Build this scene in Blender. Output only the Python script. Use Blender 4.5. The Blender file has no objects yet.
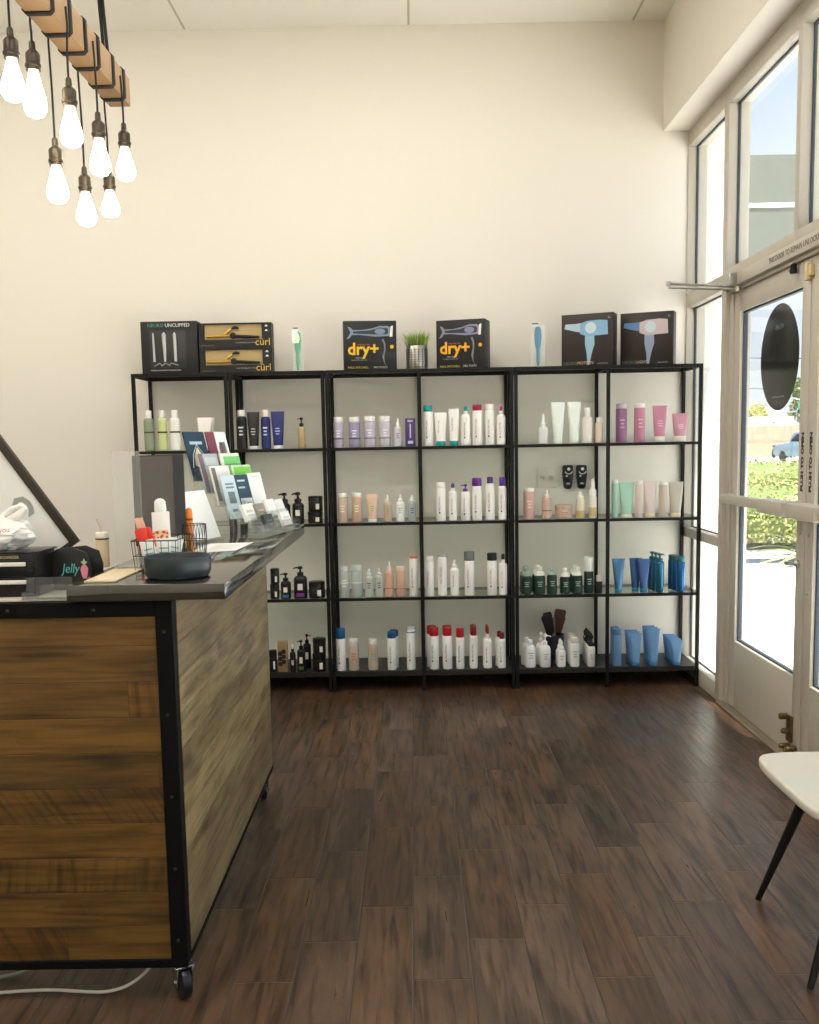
import bpy, bmesh, math, random
from mathutils import Vector, Matrix
random.seed(7)
SKY, SUN, TROF, EXPO = 1.45, 24.0, 24.5, -0.03
S = bpy.context.scene
COL = S.collection
PI = math.pi

# ------------------------------------------------------------------ helpers
def lin(c):
    return tuple(((v / 255) / 12.92 if v / 255 <= .04045 else ((v / 255 + .055) / 1.055) ** 2.4) for v in c) + (1.0,)

_M = {}
def mat(c, rough=.5, metal=0.0, key=None, spec=.5, noise=0.0, scale=20.0, coat=0.0, bump=0.0, ior=1.45):
    k = key or ('m', tuple(c), rough, metal, spec, noise, scale, coat, bump)
    if k in _M: return _M[k]
    m = bpy.data.materials.new('mat_%d_%d_%d' % tuple(int(v) for v in c)); m.use_nodes = True
    nt = m.node_tree; b = nt.nodes['Principled BSDF']
    b.inputs['Base Color'].default_value = lin(c); b.inputs['Roughness'].default_value = rough
    b.inputs['Metallic'].default_value = metal; b.inputs['Specular IOR Level'].default_value = spec
    b.inputs['Coat Weight'].default_value = coat; b.inputs['IOR'].default_value = ior
    if noise or bump:
        tc = nt.nodes.new('ShaderNodeTexCoord'); nz = nt.nodes.new('ShaderNodeTexNoise')
        nz.inputs['Scale'].default_value = scale; nz.inputs['Detail'].default_value = 4
        nt.links.new(tc.outputs['Object'], nz.inputs['Vector'])
        if noise:
            hs = nt.nodes.new('ShaderNodeHueSaturation'); mr = nt.nodes.new('ShaderNodeMapRange')
            mr.inputs['To Min'].default_value = 1 - noise; mr.inputs['To Max'].default_value = 1 + noise
            nt.links.new(nz.outputs['Fac'], mr.inputs['Value']); nt.links.new(mr.outputs['Result'], hs.inputs['Value'])
            hs.inputs['Color'].default_value = lin(c); nt.links.new(hs.outputs['Color'], b.inputs['Base Color'])
        if bump:
            bp = nt.nodes.new('ShaderNodeBump'); bp.inputs['Strength'].default_value = bump; bp.inputs['Distance'].default_value = .004
            nt.links.new(nz.outputs['Fac'], bp.inputs['Height']); nt.links.new(bp.outputs['Normal'], b.inputs['Normal'])
    _M[k] = m
    return m

def glass_mat(name, tint=(250, 252, 252), refl=.08, rough=.0, fres=True, haze=0.0, hazec=(235, 235, 232)):
    if name in _M: return _M[name]
    m = bpy.data.materials.new(name); m.use_nodes = True; nt = m.node_tree; nt.nodes.clear()
    out = nt.nodes.new('ShaderNodeOutputMaterial'); mix = nt.nodes.new('ShaderNodeMixShader')
    t = nt.nodes.new('ShaderNodeBsdfTransparent'); g = nt.nodes.new('ShaderNodeBsdfGlossy')
    t.inputs['Color'].default_value = lin(tint); g.inputs['Roughness'].default_value = rough
    if fres:
        f = nt.nodes.new('ShaderNodeFresnel'); gm = nt.nodes.new('ShaderNodeNewGeometry'); io = nt.nodes.new('ShaderNodeMapRange')
        io.inputs['To Min'].default_value = 1.45; io.inputs['To Max'].default_value = 1 / 1.45      # both faces of a thin pane act as air-to-glass
        nt.links.new(gm.outputs['Backfacing'], io.inputs['Value']); nt.links.new(io.outputs[0], f.inputs['IOR'])
        nt.links.new(f.outputs['Fac'], mix.inputs['Fac'])
    else: mix.inputs['Fac'].default_value = refl
    nt.links.new(t.outputs[0], mix.inputs[1]); nt.links.new(g.outputs[0], mix.inputs[2])
    last = mix
    if haze:
        d = nt.nodes.new('ShaderNodeBsdfDiffuse'); d.inputs['Color'].default_value = lin(hazec)
        m2 = nt.nodes.new('ShaderNodeMixShader'); m2.inputs['Fac'].default_value = haze
        nt.links.new(mix.outputs[0], m2.inputs[1]); nt.links.new(d.outputs[0], m2.inputs[2]); last = m2
    nt.links.new(last.outputs[0], out.inputs['Surface'])
    _M[name] = m
    return m

def emit_mat(name, c, s):
    if name in _M: return _M[name]
    m = bpy.data.materials.new(name); m.use_nodes = True
    b = m.node_tree.nodes['Principled BSDF']
    b.inputs['Base Color'].default_value = lin(c); b.inputs['Emission Color'].default_value = lin(c); b.inputs['Emission Strength'].default_value = s
    _M[name] = m
    return m

class MB:
    """collects shapes, then links them as one mesh object"""
    def __init__(s): s.v = []; s.f = []; s.mi = []; s.cur = 0
    def add(s, vs, fs):
        o = len(s.v); s.v += [tuple(v) for v in vs]
        for f in fs: s.f.append(tuple(i + o for i in f)); s.mi.append(s.cur)
        return s
    def use(s, i): s.cur = i; return s
    def box(s, x0, x1, y0, y1, z0, z1, M=None):
        vs = [Vector((x, y, z)) for z in (z0, z1) for y in (y0, y1) for x in (x0, x1)]
        if M is not None: vs = [M @ v for v in vs]
        return s.add(vs, [(0, 2, 3, 1), (4, 5, 7, 6), (0, 1, 5, 4), (2, 6, 7, 3), (0, 4, 6, 2), (1, 3, 7, 5)])
    def lathe(s, prof, n=24, c=(0, 0, 0), sx=1, sy=1, M=None, p=2.0):
        vs = []; fs = []
        for r, z in prof:
            for i in range(n):
                a = 2 * PI * i / n; ca, sa = math.cos(a), math.sin(a)
                if p != 2.0:
                    k = (abs(ca) ** p + abs(sa) ** p) ** (-1 / p); ca *= k; sa *= k
                vs.append(Vector((c[0] + r * sx * ca, c[1] + r * sy * sa, c[2] + z)))
        m = len(prof)
        for j in range(m - 1):
            for i in range(n):
                i2 = (i + 1) % n
                fs.append((j * n + i, j * n + i2, (j + 1) * n + i2, (j + 1) * n + i))
        if prof[0][0] > 1e-6: fs.append(tuple(reversed(range(n))))
        if prof[-1][0] > 1e-6: fs.append(tuple((m - 1) * n + i for i in range(n)))
        if M is not None: vs = [M @ v for v in vs]
        return s.add(vs, fs)
    def tube(s, pts, r, n=8, cap=True):
        pts = [Vector(p) for p in pts]; rr = r if isinstance(r, (list, tuple)) else [r] * len(pts)
        vs = []; fs = []; up = Vector((0, 0, 1)); prev = None
        for k, p in enumerate(pts):
            d = (pts[min(k + 1, len(pts) - 1)] - pts[max(k - 1, 0)]).normalized()
            if prev is None:
                a = d.cross(up)
                if a.length < 1e-3: a = d.cross(Vector((0, 1, 0)))
            else: a = prev - d * prev.dot(d)
            a.normalize(); b = d.cross(a); prev = a
            for i in range(n):
                t = 2 * PI * i / n; vs.append(p + (a * math.cos(t) + b * math.sin(t)) * rr[k])
        m = len(pts)
        for j in range(m - 1):
            for i in range(n):
                i2 = (i + 1) % n; fs.append((j * n + i, j * n + i2, (j + 1) * n + i2, (j + 1) * n + i))
        if cap: fs.append(tuple(reversed(range(n)))); fs.append(tuple((m - 1) * n + i for i in range(n)))
        return s.add(vs, fs)
    def prism(s, poly, y0, y1, M=None):
        """poly of (x, z) extruded along y"""
        n = len(poly); vs = [Vector((x, y0, z)) for x, z in poly] + [Vector((x, y1, z)) for x, z in poly]
        fs = [tuple(range(n)), tuple(reversed(range(n, 2 * n)))] + [(i, i + n, (i + 1) % n + n, (i + 1) % n) for i in range(n)]
        if M is not None: vs = [M @ v for v in vs]
        return s.add(vs, fs)
    def build(s, name, m, parent=None, bevel=0, seg=2, smooth=True, loc=None, ang=40):
        me = bpy.data.meshes.new(name); me.from_pydata(s.v, [], s.f)
        ms = m if isinstance(m, (list, tuple)) else [m]
        for x in ms: me.materials.append(x)
        for p, i in zip(me.polygons, s.mi): p.material_index = min(i, len(ms) - 1)
        bm = bmesh.new(); bm.from_mesh(me)
        bmesh.ops.recalc_face_normals(bm, faces=bm.faces)
        if bevel:
            es = [e for e in bm.edges if len(e.link_faces) == 2 and e.calc_face_angle(0) > .6]
            bmesh.ops.bevel(bm, geom=es, offset=bevel, segments=seg, affect='EDGES', clamp_overlap=True, profile=.5)
        bm.to_mesh(me); bm.free()
        if smooth:
            for p in me.polygons: p.use_smooth = True
            me.set_sharp_from_angle(angle=math.radians(ang))
        o = bpy.data.objects.new(name, me); COL.objects.link(o)
        if loc: o.location = loc
        if parent is not None: o.parent = parent
        return o

def thing(name, label, cat, loc=(0, 0, 0), rz=0.0, group=None, rot=None):
    o = bpy.data.objects.new(name, None); COL.objects.link(o)
    o.location = loc; o.rotation_euler = rot if rot else (0, 0, rz); o.empty_display_size = .05
    o['label'] = label; o['category'] = cat
    if group: o['group'] = group
    return o
def tag(o, label, cat, group=None, kind=None):
    o['label'] = label; o['category'] = cat
    if group: o['group'] = group
    if kind: o['kind'] = kind
    return o
def struct(o, label=None):
    o['kind'] = 'structure'
    if label: o['label'] = label
    return o
_FONT = {}
def text(name, s, size, loc, rot, m, parent=None, ax='CENTER', ay='CENTER', ext=.0002, sx=1.0, shear=0.0, bold=0.0):
    """lettering as a mesh"""
    k = (s, size, m.name, ax, ay, ext, shear, bold)
    if k not in _FONT:
        cu = bpy.data.curves.new(name, 'FONT'); cu.body = s; cu.size = size; cu.align_x = ax; cu.align_y = ay
        cu.extrude = ext; cu.resolution_u = 2; cu.shear = shear; cu.offset = bold
        tmp = bpy.data.objects.new(name, cu); COL.objects.link(tmp)
        me = bpy.data.meshes.new_from_object(tmp.evaluated_get(bpy.context.evaluated_depsgraph_get()))
        bpy.data.objects.remove(tmp); bpy.data.curves.remove(cu)
        me.materials.clear(); me.materials.append(m); me.name = name; _FONT[k] = me
    o = bpy.data.objects.new(name, _FONT[k]); COL.objects.link(o)
    o.location = loc; o.rotation_euler = rot; o.scale = (sx, 1, 1)
    if parent is not None: o.parent = parent
    return o
def Rz(a, t=(0, 0, 0)): return Matrix.Translation(t) @ Matrix.Rotation(a, 4, 'Z')
def math_node(nt, op, a, b=None, c=None):
    n = nt.nodes.new('ShaderNodeMath'); n.operation = op
    for i, x in enumerate((a, b, c)):
        if x is None: continue
        if isinstance(x, (int, float)): n.inputs[i].default_value = x
        else: nt.links.new(x, n.inputs[i])
    return n.outputs[0]
def ramp(nt, fac, stops, interp='LINEAR'):
    r = nt.nodes.new('ShaderNodeValToRGB'); r.color_ramp.interpolation = interp
    el = r.color_ramp.elements
    while len(el) < len(stops): el.new(.5)
    for e, (p, c) in zip(el, stops): e.position = p; e.color = lin(c)
    nt.links.new(fac, r.inputs['Fac']); return r.outputs['Color']

# ------------------------------------------------------------------ surface materials
def floor_material():
    m = bpy.data.materials.new('wood_look_tile'); m.use_nodes = True; nt = m.node_tree; b = nt.nodes['Principled BSDF']; L = nt.links.new
    tc = nt.nodes.new('ShaderNodeTexCoord'); sp = nt.nodes.new('ShaderNodeSeparateXYZ'); L(tc.outputs['Object'], sp.inputs[0])
    u = math_node(nt, 'DIVIDE', math_node(nt, 'ADD', sp.outputs['X'], .6277 + .1517 * 40), .1517)
    col = math_node(nt, 'FLOOR', u); fu = math_node(nt, 'FRACT', u)
    yo = math_node(nt, 'SUBTRACT', math_node(nt, 'SUBTRACT', sp.outputs['Y'], FLOOR_Y0), math_node(nt, 'MULTIPLY', math_node(nt, 'SUBTRACT', col, 41.0), .2033))
    v = math_node(nt, 'DIVIDE', math_node(nt, 'ADD', yo, 61.0), .61)
    row = math_node(nt, 'FLOOR', v); fv = math_node(nt, 'FRACT', v)
    cid = nt.nodes.new('ShaderNodeCombineXYZ'); L(col, cid.inputs[0]); L(row, cid.inputs[1])
    wn = nt.nodes.new('ShaderNodeTexWhiteNoise'); wn.noise_dimensions = '3D'; L(cid.outputs[0], wn.inputs['Vector'])
    # grain coordinates: stretched along y, shifted per tile
    gv = nt.nodes.new('ShaderNodeCombineXYZ')
    L(math_node(nt, 'ADD', sp.outputs['X'], math_node(nt, 'MULTIPLY', wn.outputs['Value'], 37.0)), gv.inputs[0])
    L(math_node(nt, 'MULTIPLY', sp.outputs['Y'], .07), gv.inputs[1]); L(math_node(nt, 'MULTIPLY', wn.outputs['Value'], 11.0), gv.inputs[2])
    n1 = nt.nodes.new('ShaderNodeTexNoise'); n1.inputs['Scale'].default_value = 52; n1.inputs['Detail'].default_value = 5; n1.inputs['Distortion'].default_value = .7; L(gv.outputs[0], n1.inputs['Vector'])
    gv2 = nt.nodes.new('ShaderNodeCombineXYZ')
    L(math_node(nt, 'ADD', sp.outputs['X'], math_node(nt, 'MULTIPLY', wn.outputs['Value'], 53.0)), gv2.inputs[0])
    L(math_node(nt, 'MULTIPLY', sp.outputs['Y'], .28), gv2.inputs[1]); L(math_node(nt, 'MULTIPLY', wn.outputs['Value'], 7.0), gv2.inputs[2])
    n2 = nt.nodes.new('ShaderNodeTexNoise'); n2.inputs['Scale'].default_value = 8; n2.inputs['Detail'].default_value = 3; n2.inputs['Distortion'].default_value = 1.2; L(gv2.outputs[0], n2.inputs['Vector'])
    base = ramp(nt, n2.outputs['Fac'], [(.25, (64, 48, 34)), (.5, (90, 66, 46)), (.75, (108, 78, 53))])
    fine = ramp(nt, n1.outputs['Fac'], [(.3, (120, 115, 110)), (.52, (235, 232, 228)), (.75, (255, 255, 255))])
    mx = nt.nodes.new('ShaderNodeMix'); mx.data_type = 'RGBA'; mx.blend_type = 'MULTIPLY'; mx.inputs['Factor'].default_value = .95
    L(base, mx.inputs['A']); L(fine, mx.inputs['B'])
    hs = nt.nodes.new('ShaderNodeHueSaturation'); L(mx.outputs['Result'], hs.inputs['Color'])
    L(math_node(nt, 'ADD', math_node(nt, 'MULTIPLY', wn.outputs['Value'], .34), .83), hs.inputs['Value'])
    sep = nt.nodes.new('ShaderNodeSeparateColor'); L(wn.outputs['Color'], sep.inputs[0])
    L(math_node(nt, 'ADD', math_node(nt, 'MULTIPLY', sep.outputs[1], .22), .78), hs.inputs['Saturation'])
    # grout
    du = math_node(nt, 'MULTIPLY', math_node(nt, 'MINIMUM', fu, math_node(nt, 'SUBTRACT', 1.0, fu)), .1517)
    dv = math_node(nt, 'MULTIPLY', math_node(nt, 'MINIMUM', fv, math_node(nt, 'SUBTRACT', 1.0, fv)), .61)
    dm = math_node(nt, 'MINIMUM', du, dv); g = nt.nodes.new('ShaderNodeMapRange'); g.inputs['From Min'].default_value = .0015; g.inputs['From Max'].default_value = .0028
    L(dm, g.inputs['Value'])
    gm = nt.nodes.new('ShaderNodeMix'); gm.data_type = 'RGBA'; L(g.outputs[0], gm.inputs['Factor']); gm.inputs['A'].default_value = lin((66, 58, 51)); L(hs.outputs['Color'], gm.inputs['B'])
    L(gm.outputs['Result'], b.inputs['Base Color'])
    rr = nt.nodes.new('ShaderNodeMapRange'); L(n1.outputs['Fac'], rr.inputs['Value']); rr.inputs['To Min'].default_value = .42; rr.inputs['To Max'].default_value = .22
    L(rr.outputs[0], b.inputs['Roughness']); b.inputs['Specular IOR Level'].default_value = .38
    hgt = math_node(nt, 'ADD', math_node(nt, 'MULTIPLY', n1.outputs['Fac'], .35), math_node(nt, 'ADD', math_node(nt, 'MULTIPLY', n2.outputs['Fac'], .6), g.outputs[0]))
    bp = nt.nodes.new('ShaderNodeBump'); bp.inputs['Strength'].default_value = .55; bp.inputs['Distance'].default_value = .004; L(hgt, bp.inputs['Height']); L(bp.outputs[0], b.inputs['Normal'])
    return m
FLOOR_Y0 = 2.389

def ceiling_material():
    m = bpy.data.materials.new('ceiling_tile'); m.use_nodes = True; nt = m.node_tree; b = nt.nodes['Principled BSDF']; L = nt.links.new
    tc = nt.nodes.new('ShaderNodeTexCoord'); sp = nt.nodes.new('ShaderNodeSeparateXYZ'); L(tc.outputs['Object'], sp.inputs[0])
    fx = math_node(nt, 'FRACT', math_node(nt, 'DIVIDE', math_node(nt, 'ADD', sp.outputs['X'], 12.2 - .02), 1.22))
    fy = math_node(nt, 'FRACT', math_node(nt, 'DIVIDE', math_node(nt, 'ADD', sp.outputs['Y'], 6.1 - 5.27), .61))
    dx = math_node(nt, 'MULTIPLY', math_node(nt, 'MINIMUM', fx, math_node(nt, 'SUBTRACT', 1.0, fx)), 1.22)
    dy = math_node(nt, 'MULTIPLY', math_node(nt, 'MINIMUM', fy, math_node(nt, 'SUBTRACT', 1.0, fy)), .61)
    d = math_node(nt, 'MINIMUM', dx, dy)
    c = ramp(nt, math_node(nt, 'MULTIPLY', d, 20.0), [(0, (186, 181, 166)), (.10, (196, 191, 176)), (.16, (240, 237, 226)), (1, (240, 237, 226))])
    L(c, b.inputs['Base Color']); b.inputs['Roughness'].default_value = .9
    nz = nt.nodes.new('ShaderNodeTexNoise'); nz.inputs['Scale'].default_value = 160; L(tc.outputs['Object'], nz.inputs['Vector'])
    bp = nt.nodes.new('ShaderNodeBump'); bp.inputs['Strength'].default_value = .25; bp.inputs['Distance'].default_value = .003; L(nz.outputs['Fac'], bp.inputs['Height']); L(bp.outputs[0], b.inputs['Normal'])
    return m

def plank_material(name, axis, z0, ph, stops, streak, rough, sawdark=.55, blen=2.1):
    """horizontal reclaimed boards: axis = the coordinate that runs along the boards"""
    m = bpy.data.materials.new(name); m.use_nodes = True; nt = m.node_tree; b = nt.nodes['Principled BSDF']; L = nt.links.new
    tc = nt.nodes.new('ShaderNodeTexCoord'); sp = nt.nodes.new('ShaderNodeSeparateXYZ'); L(tc.outputs['Object'], sp.inputs[0])
    al = sp.outputs[axis]; z = sp.outputs['Z']
    v = math_node(nt, 'DIVIDE', math_node(nt, 'SUBTRACT', z, z0), ph); row = math_node(nt, 'FLOOR', v); fv = math_node(nt, 'FRACT', v)
    wn = nt.nodes.new('ShaderNodeTexWhiteNoise'); wn.noise_dimensions = '1D'; L(math_node(nt, 'ADD', row, streak), wn.inputs['W'])
    sep = nt.nodes.new('ShaderNodeSeparateColor'); L(wn.outputs['Color'], sep.inputs[0])
    # board butt joints
    ul = math_node(nt, 'DIVIDE', math_node(nt, 'ADD', al, math_node(nt, 'ADD', math_node(nt, 'MULTIPLY', wn.outputs['Value'], .9 * blen), 9.0)), blen)
    seg = math_node(nt, 'FLOOR', ul); fl = math_node(nt, 'FRACT', ul)
    wc = nt.nodes.new('ShaderNodeCombineXYZ'); L(row, wc.inputs[0]); L(seg, wc.inputs[1]); wc.inputs[2].default_value = streak
    w2 = nt.nodes.new('ShaderNodeTexWhiteNoise'); L(wc.outputs[0], w2.inputs['Vector'])
    s2 = nt.nodes.new('ShaderNodeSeparateColor'); L(w2.outputs['Color'], s2.inputs[0])
    def coords(ka, kz, off):
        c = nt.nodes.new('ShaderNodeCombineXYZ'); L(math_node(nt, 'MULTIPLY', al, ka), c.inputs[0]); L(math_node(nt, 'MULTIPLY', z, kz), c.inputs[1]); L(math_node(nt, 'MULTIPLY', w2.outputs['Value'], off), c.inputs[2]); return c.outputs[0]
    n1 = nt.nodes.new('ShaderNodeTexNoise'); n1.inputs['Scale'].default_value = 1; n1.inputs['Detail'].default_value = 5; L(coords(5, 90, 31), n1.inputs['Vector'])      # grain
    n2 = nt.nodes.new('ShaderNodeTexNoise'); n2.inputs['Scale'].default_value = 1; n2.inputs['Detail'].default_value = 3; L(coords(3.2, 16, 17), n2.inputs['Vector'])       # blotches
    # saw marks, slanted, on some boards
    sl = nt.nodes.new('ShaderNodeCombineXYZ'); L(math_node(nt, 'ADD', math_node(nt, 'MULTIPLY', al, 55.0), math_node(nt, 'MULTIPLY', z, math_node(nt, 'MULTIPLY', math_node(nt, 'SUBTRACT', s2.outputs[2], .4), 70.0))), sl.inputs[0]); L(math_node(nt, 'MULTIPLY', z, 4.0), sl.inputs[1]); L(row, sl.inputs[2])
    n3 = nt.nodes.new('ShaderNodeTexNoise'); n3.inputs['Scale'].default_value = 1; n3.inputs['Detail'].default_value = 2; L(sl.outputs[0], n3.inputs['Vector'])
    base = ramp(nt, w2.outputs['Value'], stops)
    gr = ramp(nt, n1.outputs['Fac'], [(.3, (150, 140, 128)), (.55, (240, 236, 230)), (.8, (255, 255, 255))])
    bl = ramp(nt, n2.outputs['Fac'], [(.3, (120, 108, 92)), (.5, (228, 222, 214)), (.7, (255, 255, 255))])
    sw = ramp(nt, n3.outputs['Fac'], [(.36, (110, 92, 70)), (.5, (232, 226, 218)), (.62, (255, 255, 255))])
    def mul(a, bb, f):
        x = nt.nodes.new('ShaderNodeMix'); x.data_type = 'RGBA'; x.blend_type = 'MULTIPLY'
        if isinstance(f, float): x.inputs['Factor'].default_value = f
        else: L(f, x.inputs['Factor'])
        L(a, x.inputs['A']); L(bb, x.inputs['B']); return x.outputs['Result']
    c = mul(base, gr, .75); c = mul(c, bl, .8)
    c = mul(c, sw, math_node(nt, 'MULTIPLY', math_node(nt, 'GREATER_THAN', s2.outputs[0], .35), sawdark))
    ed = math_node(nt, 'MULTIPLY', math_node(nt, 'MINIMUM', fv, math_node(nt, 'SUBTRACT', 1.0, fv)), ph)
    ee = math_node(nt, 'MULTIPLY', math_node(nt, 'MINIMUM', fl, math_node(nt, 'SUBTRACT', 1.0, fl)), blen)
    gp = nt.nodes.new('ShaderNodeMapRange'); gp.inputs['From Max'].default_value = .0016; L(math_node(nt, 'MINIMUM', ed, ee), gp.inputs['Value']); gp.inputs['To Min'].default_value = .35
    cg = nt.nodes.new('ShaderNodeMix'); cg.data_type = 'RGBA'; cg.blend_type = 'MIX'; L(gp.outputs[0], cg.inputs['Factor']); cg.inputs['A'].default_value = lin((40, 28, 16)); L(c, cg.inputs['B'])
    L(cg.outputs['Result'], b.inputs['Base Color']); b.inputs['Roughness'].default_value = rough
    h = math_node(nt, 'ADD', math_node(nt, 'MULTIPLY', n1.outputs['Fac'], .4), math_node(nt, 'ADD', math_node(nt, 'MULTIPLY', n3.outputs['Fac'], .35), gp.outputs[0]))
    bp = nt.nodes.new('ShaderNodeBump'); bp.inputs['Strength'].default_value = .4; bp.inputs['Distance'].default_value = .003; L(h, bp.inputs['Height']); L(bp.outputs[0], b.inputs['Normal'])
    return m

def leaf_material(name, cs):
    m = bpy.data.materials.new(name); m.use_nodes = True; nt = m.node_tree; b = nt.nodes['Principled BSDF']; L = nt.links.new
    tc = nt.nodes.new('ShaderNodeTexCoord'); nz = nt.nodes.new('ShaderNodeTexNoise'); nz.inputs['Scale'].default_value = 5; nz.inputs['Detail'].default_value = 4; L(tc.outputs['Object'], nz.inputs['Vector'])
    L(ramp(nt, nz.outputs['Fac'], [(.3, cs[0]), (.5, cs[1]), (.7, cs[2])]), b.inputs['Base Color']); b.inputs['Roughness'].default_value = .6
    return m

WALL = mat((232, 226, 214), .85, key='wallpaint', bump=.12, scale=90)
BLACK = mat((22, 20, 18), .5, key='black_frame', noise=.04, scale=3, spec=.28)
FRAME = mat((194, 187, 173), .4, .0, key='anodized', noise=.04, scale=12)
DARKGASKET = mat((58, 66, 74), .6, key='gasket')
STEEL = mat((188, 186, 180), .3, .9, key='steel', noise=.05)
WHITE = mat((238, 236, 230), .5, key='white_plastic')
GLASS = glass_mat('window_glass')
SHELFGLASS = glass_mat('shelf_glass', (236, 245, 240))
TOPGLASS = glass_mat('smoked_top', (196, 198, 190), haze=.12, hazec=(120, 118, 108))
ACRYL = glass_mat('acrylic', (251, 253, 252), haze=.035)
# ------------------------------------------------------------------ room
Wy = 5.745; XW = 1.55; XS = 1.41; ZC = 3.612; ZH = 3.028
struct(MB().box(-3.6, 1.66, -3.5, Wy, -.1, 0).build('floor', floor_material(), smooth=False))
struct(MB().box(-3.7, 1.9, -3.6, Wy + .1, ZC, ZC + .1).build('ceiling', ceiling_material(), smooth=False))
struct(MB().box(-3.7, 1.66, Wy, Wy + .15, -.1, ZC).build('wall_back', WALL, smooth=False))
struct(MB().box(-3.75, -3.6, -3.5, Wy, -.1, ZC).build('wall_left', WALL, smooth=False))
struct(MB().box(-3.7, 1.9, -3.65, -3.5, -.1, ZC).build('wall_front', WALL, smooth=False))
struct(MB().box(XS, 1.74, -3.5, Wy, ZH, ZC).build('wall_right', WALL, bevel=.003, smooth=False))
struct(MB().box(XS, 1.74, -3.5, -1.6, -.1, ZH).build('wall_right_pier', WALL, smooth=False))
BASE = mat((120, 114, 102), .5, key='cove_base')
struct(MB().box(-3.6, XW, Wy - .008, Wy - .0005, 0, .095).build('baseboard_back', BASE, smooth=False))

# storefront ------------------------------------------------------------
def bx(mb, y0, y1, z0, z1, x0=XW, x1=1.655): return mb.box(x0, x1, y0, y1, z0, z1)
Y_POST = (5.022, 5.092)             # post between the side window and the door
def window(name, y0, y1, rails, zmin, zmax, panes):
    mb = MB()
    for z0, z1 in rails: bx(mb, y0, y1, z0, z1)
    w = struct(mb.build(name, FRAME, bevel=.002))
    gk = MB(); g = MB()
    for z0, z1 in panes:
        for (a0, a1, b0, b1) in ((y0, y1, z0, z0 + .007), (y0, y1, z1 - .007, z1), (y0, y0 + .008, z0, z1), (y1 - .008, y1, z0, z1)):
            gk.box(1.594, 1.606, a0, a1, b0, b1)
        g.box(1.598, 1.602, y0 + .006, y1 - .006, z0 + .006, z1 - .006)
    gk.build('gasket', DARKGASKET, w); g.build('glass_pane', GLASS, w)
    return w
def post(name, y0, y1, z0=0, z1=ZH):
    return struct(bx(MB(), y0, y1, z0, z1).build(name, FRAME, bevel=.002))
# side window beside the shelves
window('window_1', Y_POST[1], Wy - .012, [(0, .09), (.795, .845), (2.075, 2.15), (2.945, ZH)], 0, ZH, [(.09, .795), (.845, 2.075), (2.15, 2.945)])
post('trim_1', Wy - .012, Wy)
post('trim_2', *Y_POST)
# transom above the door pair
YD0, YD1 = 2.97, 5.022
YM = 4.135
window('window_2', YM + .022, YD1, [(2.12, 2.165), (2.945, ZH)], 2.1, ZH, [(2.165, 2.945)])
window('window_3', YD0, YM - .022, [(2.12, 2.165), (2.945, ZH)], 2.1, ZH, [(2.165, 2.945)])
post('trim_3', YM - .022, YM + .022, 2.12)
post('trim_4', YD0 - .07, YD0)
# windows nearer the camera
yy = YD0 - .07
for i in range(3):
    y1 = yy; y0 = yy - 1.5
    window('window_%d' % (i + 4), y0 + .06, y1, [(0, .09), (.795, .845), (2.075, 2.15), (2.945, ZH)], 0, ZH, [(.09, .795), (.845, 2.075), (2.15, 2.945)])
    post('trim_%d' % (i + 5), y0, y0 + .06)
    yy = y0
# header over the doors with raised text
hd = MB(); hd.box(XW - .012, 1.655, YD0, YD1 , 2.062, 2.12); hd.box(XW + .01, 1.655, YD0, YD1, 2.045, 2.062)
hd = struct(hd.build('trim_8', FRAME, bevel=.003))
txt = mat((70, 64, 56), .6, key='grey_text')
text('lettering', 'THIS DOOR TO REMAIN UNLOCKED WHEN THIS SPACE IS OCCUPIED', .034, (XW - .0126, 4.40, 2.091), (PI / 2, 0, -PI / 2), txt, hd, ax='LEFT', sx=1.0)
# jambs
for n, (a, b) in zip(('trim_9', 'trim_10'), ((4.965, YD1), (YD0, YD0 + .057))):
    struct(MB().box(1.568, 1.655, a, b, 0, 2.045).build(n, FRAME, bevel=.002))

DX0, DX1 = 1.575, 1.625
def door(name, y0, y1, hinge_hi):
    f = MB(); st = .085
    f.box(DX0, DX1, y0, y0 + st, .012, 2.043); f.box(DX0, DX1, y1 - st, y1, .012, 2.043)
    f.box(DX0, DX1, y0 + st, y1 - st, 1.945, 2.043); f.box(DX0, DX1, y0 + st, y1 - st, .012, .35)
    d = struct(f.build(name, FRAME, bevel=.003))
    gk = MB()
    a0, a1, b0, b1 = y0 + st, y1 - st, .35, 1.945
    for q in ((a0, a1, b0, b0 + .008), (a0, a1, b1 - .008, b1), (a0, a0 + .009, b0, b1), (a1 - .009, a1, b0, b1)): gk.box(1.590, 1.610, *q)
    gk.build('gasket', DARKGASKET, d)
    MB().box(1.598, 1.602, a0 + .006, a1 - .006, b0 + .006, b1 - .006).build('glass_pane', GLASS, d)
    bar = MB(); zb = 1.055
    lo, hi = (y0 + .03, y0 + .30)
    bar.box(1.505, 1.545, y0 + .03, y1 - .03, zb - .022, zb + .022)
    if hinge_hi: bar.box(1.485, 1.56, y0 + .02, y0 + .3, zb - .03, zb + .03)
    else: bar.box(1.485, 1.56, y1 - .3, y1 - .02, zb - .03, zb + .03)
    for yq in (y0 + .03, y1 - .08): bar.box(1.54, DX0, yq, yq + .05, zb - .02, zb + .02)
    bar.build('push_bar', FRAME, d, bevel=.006)
    return d
d1 = door('door_1', 4.026, 4.963, True)
d2 = door('door_2', 3.029, 4.020, False)
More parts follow.
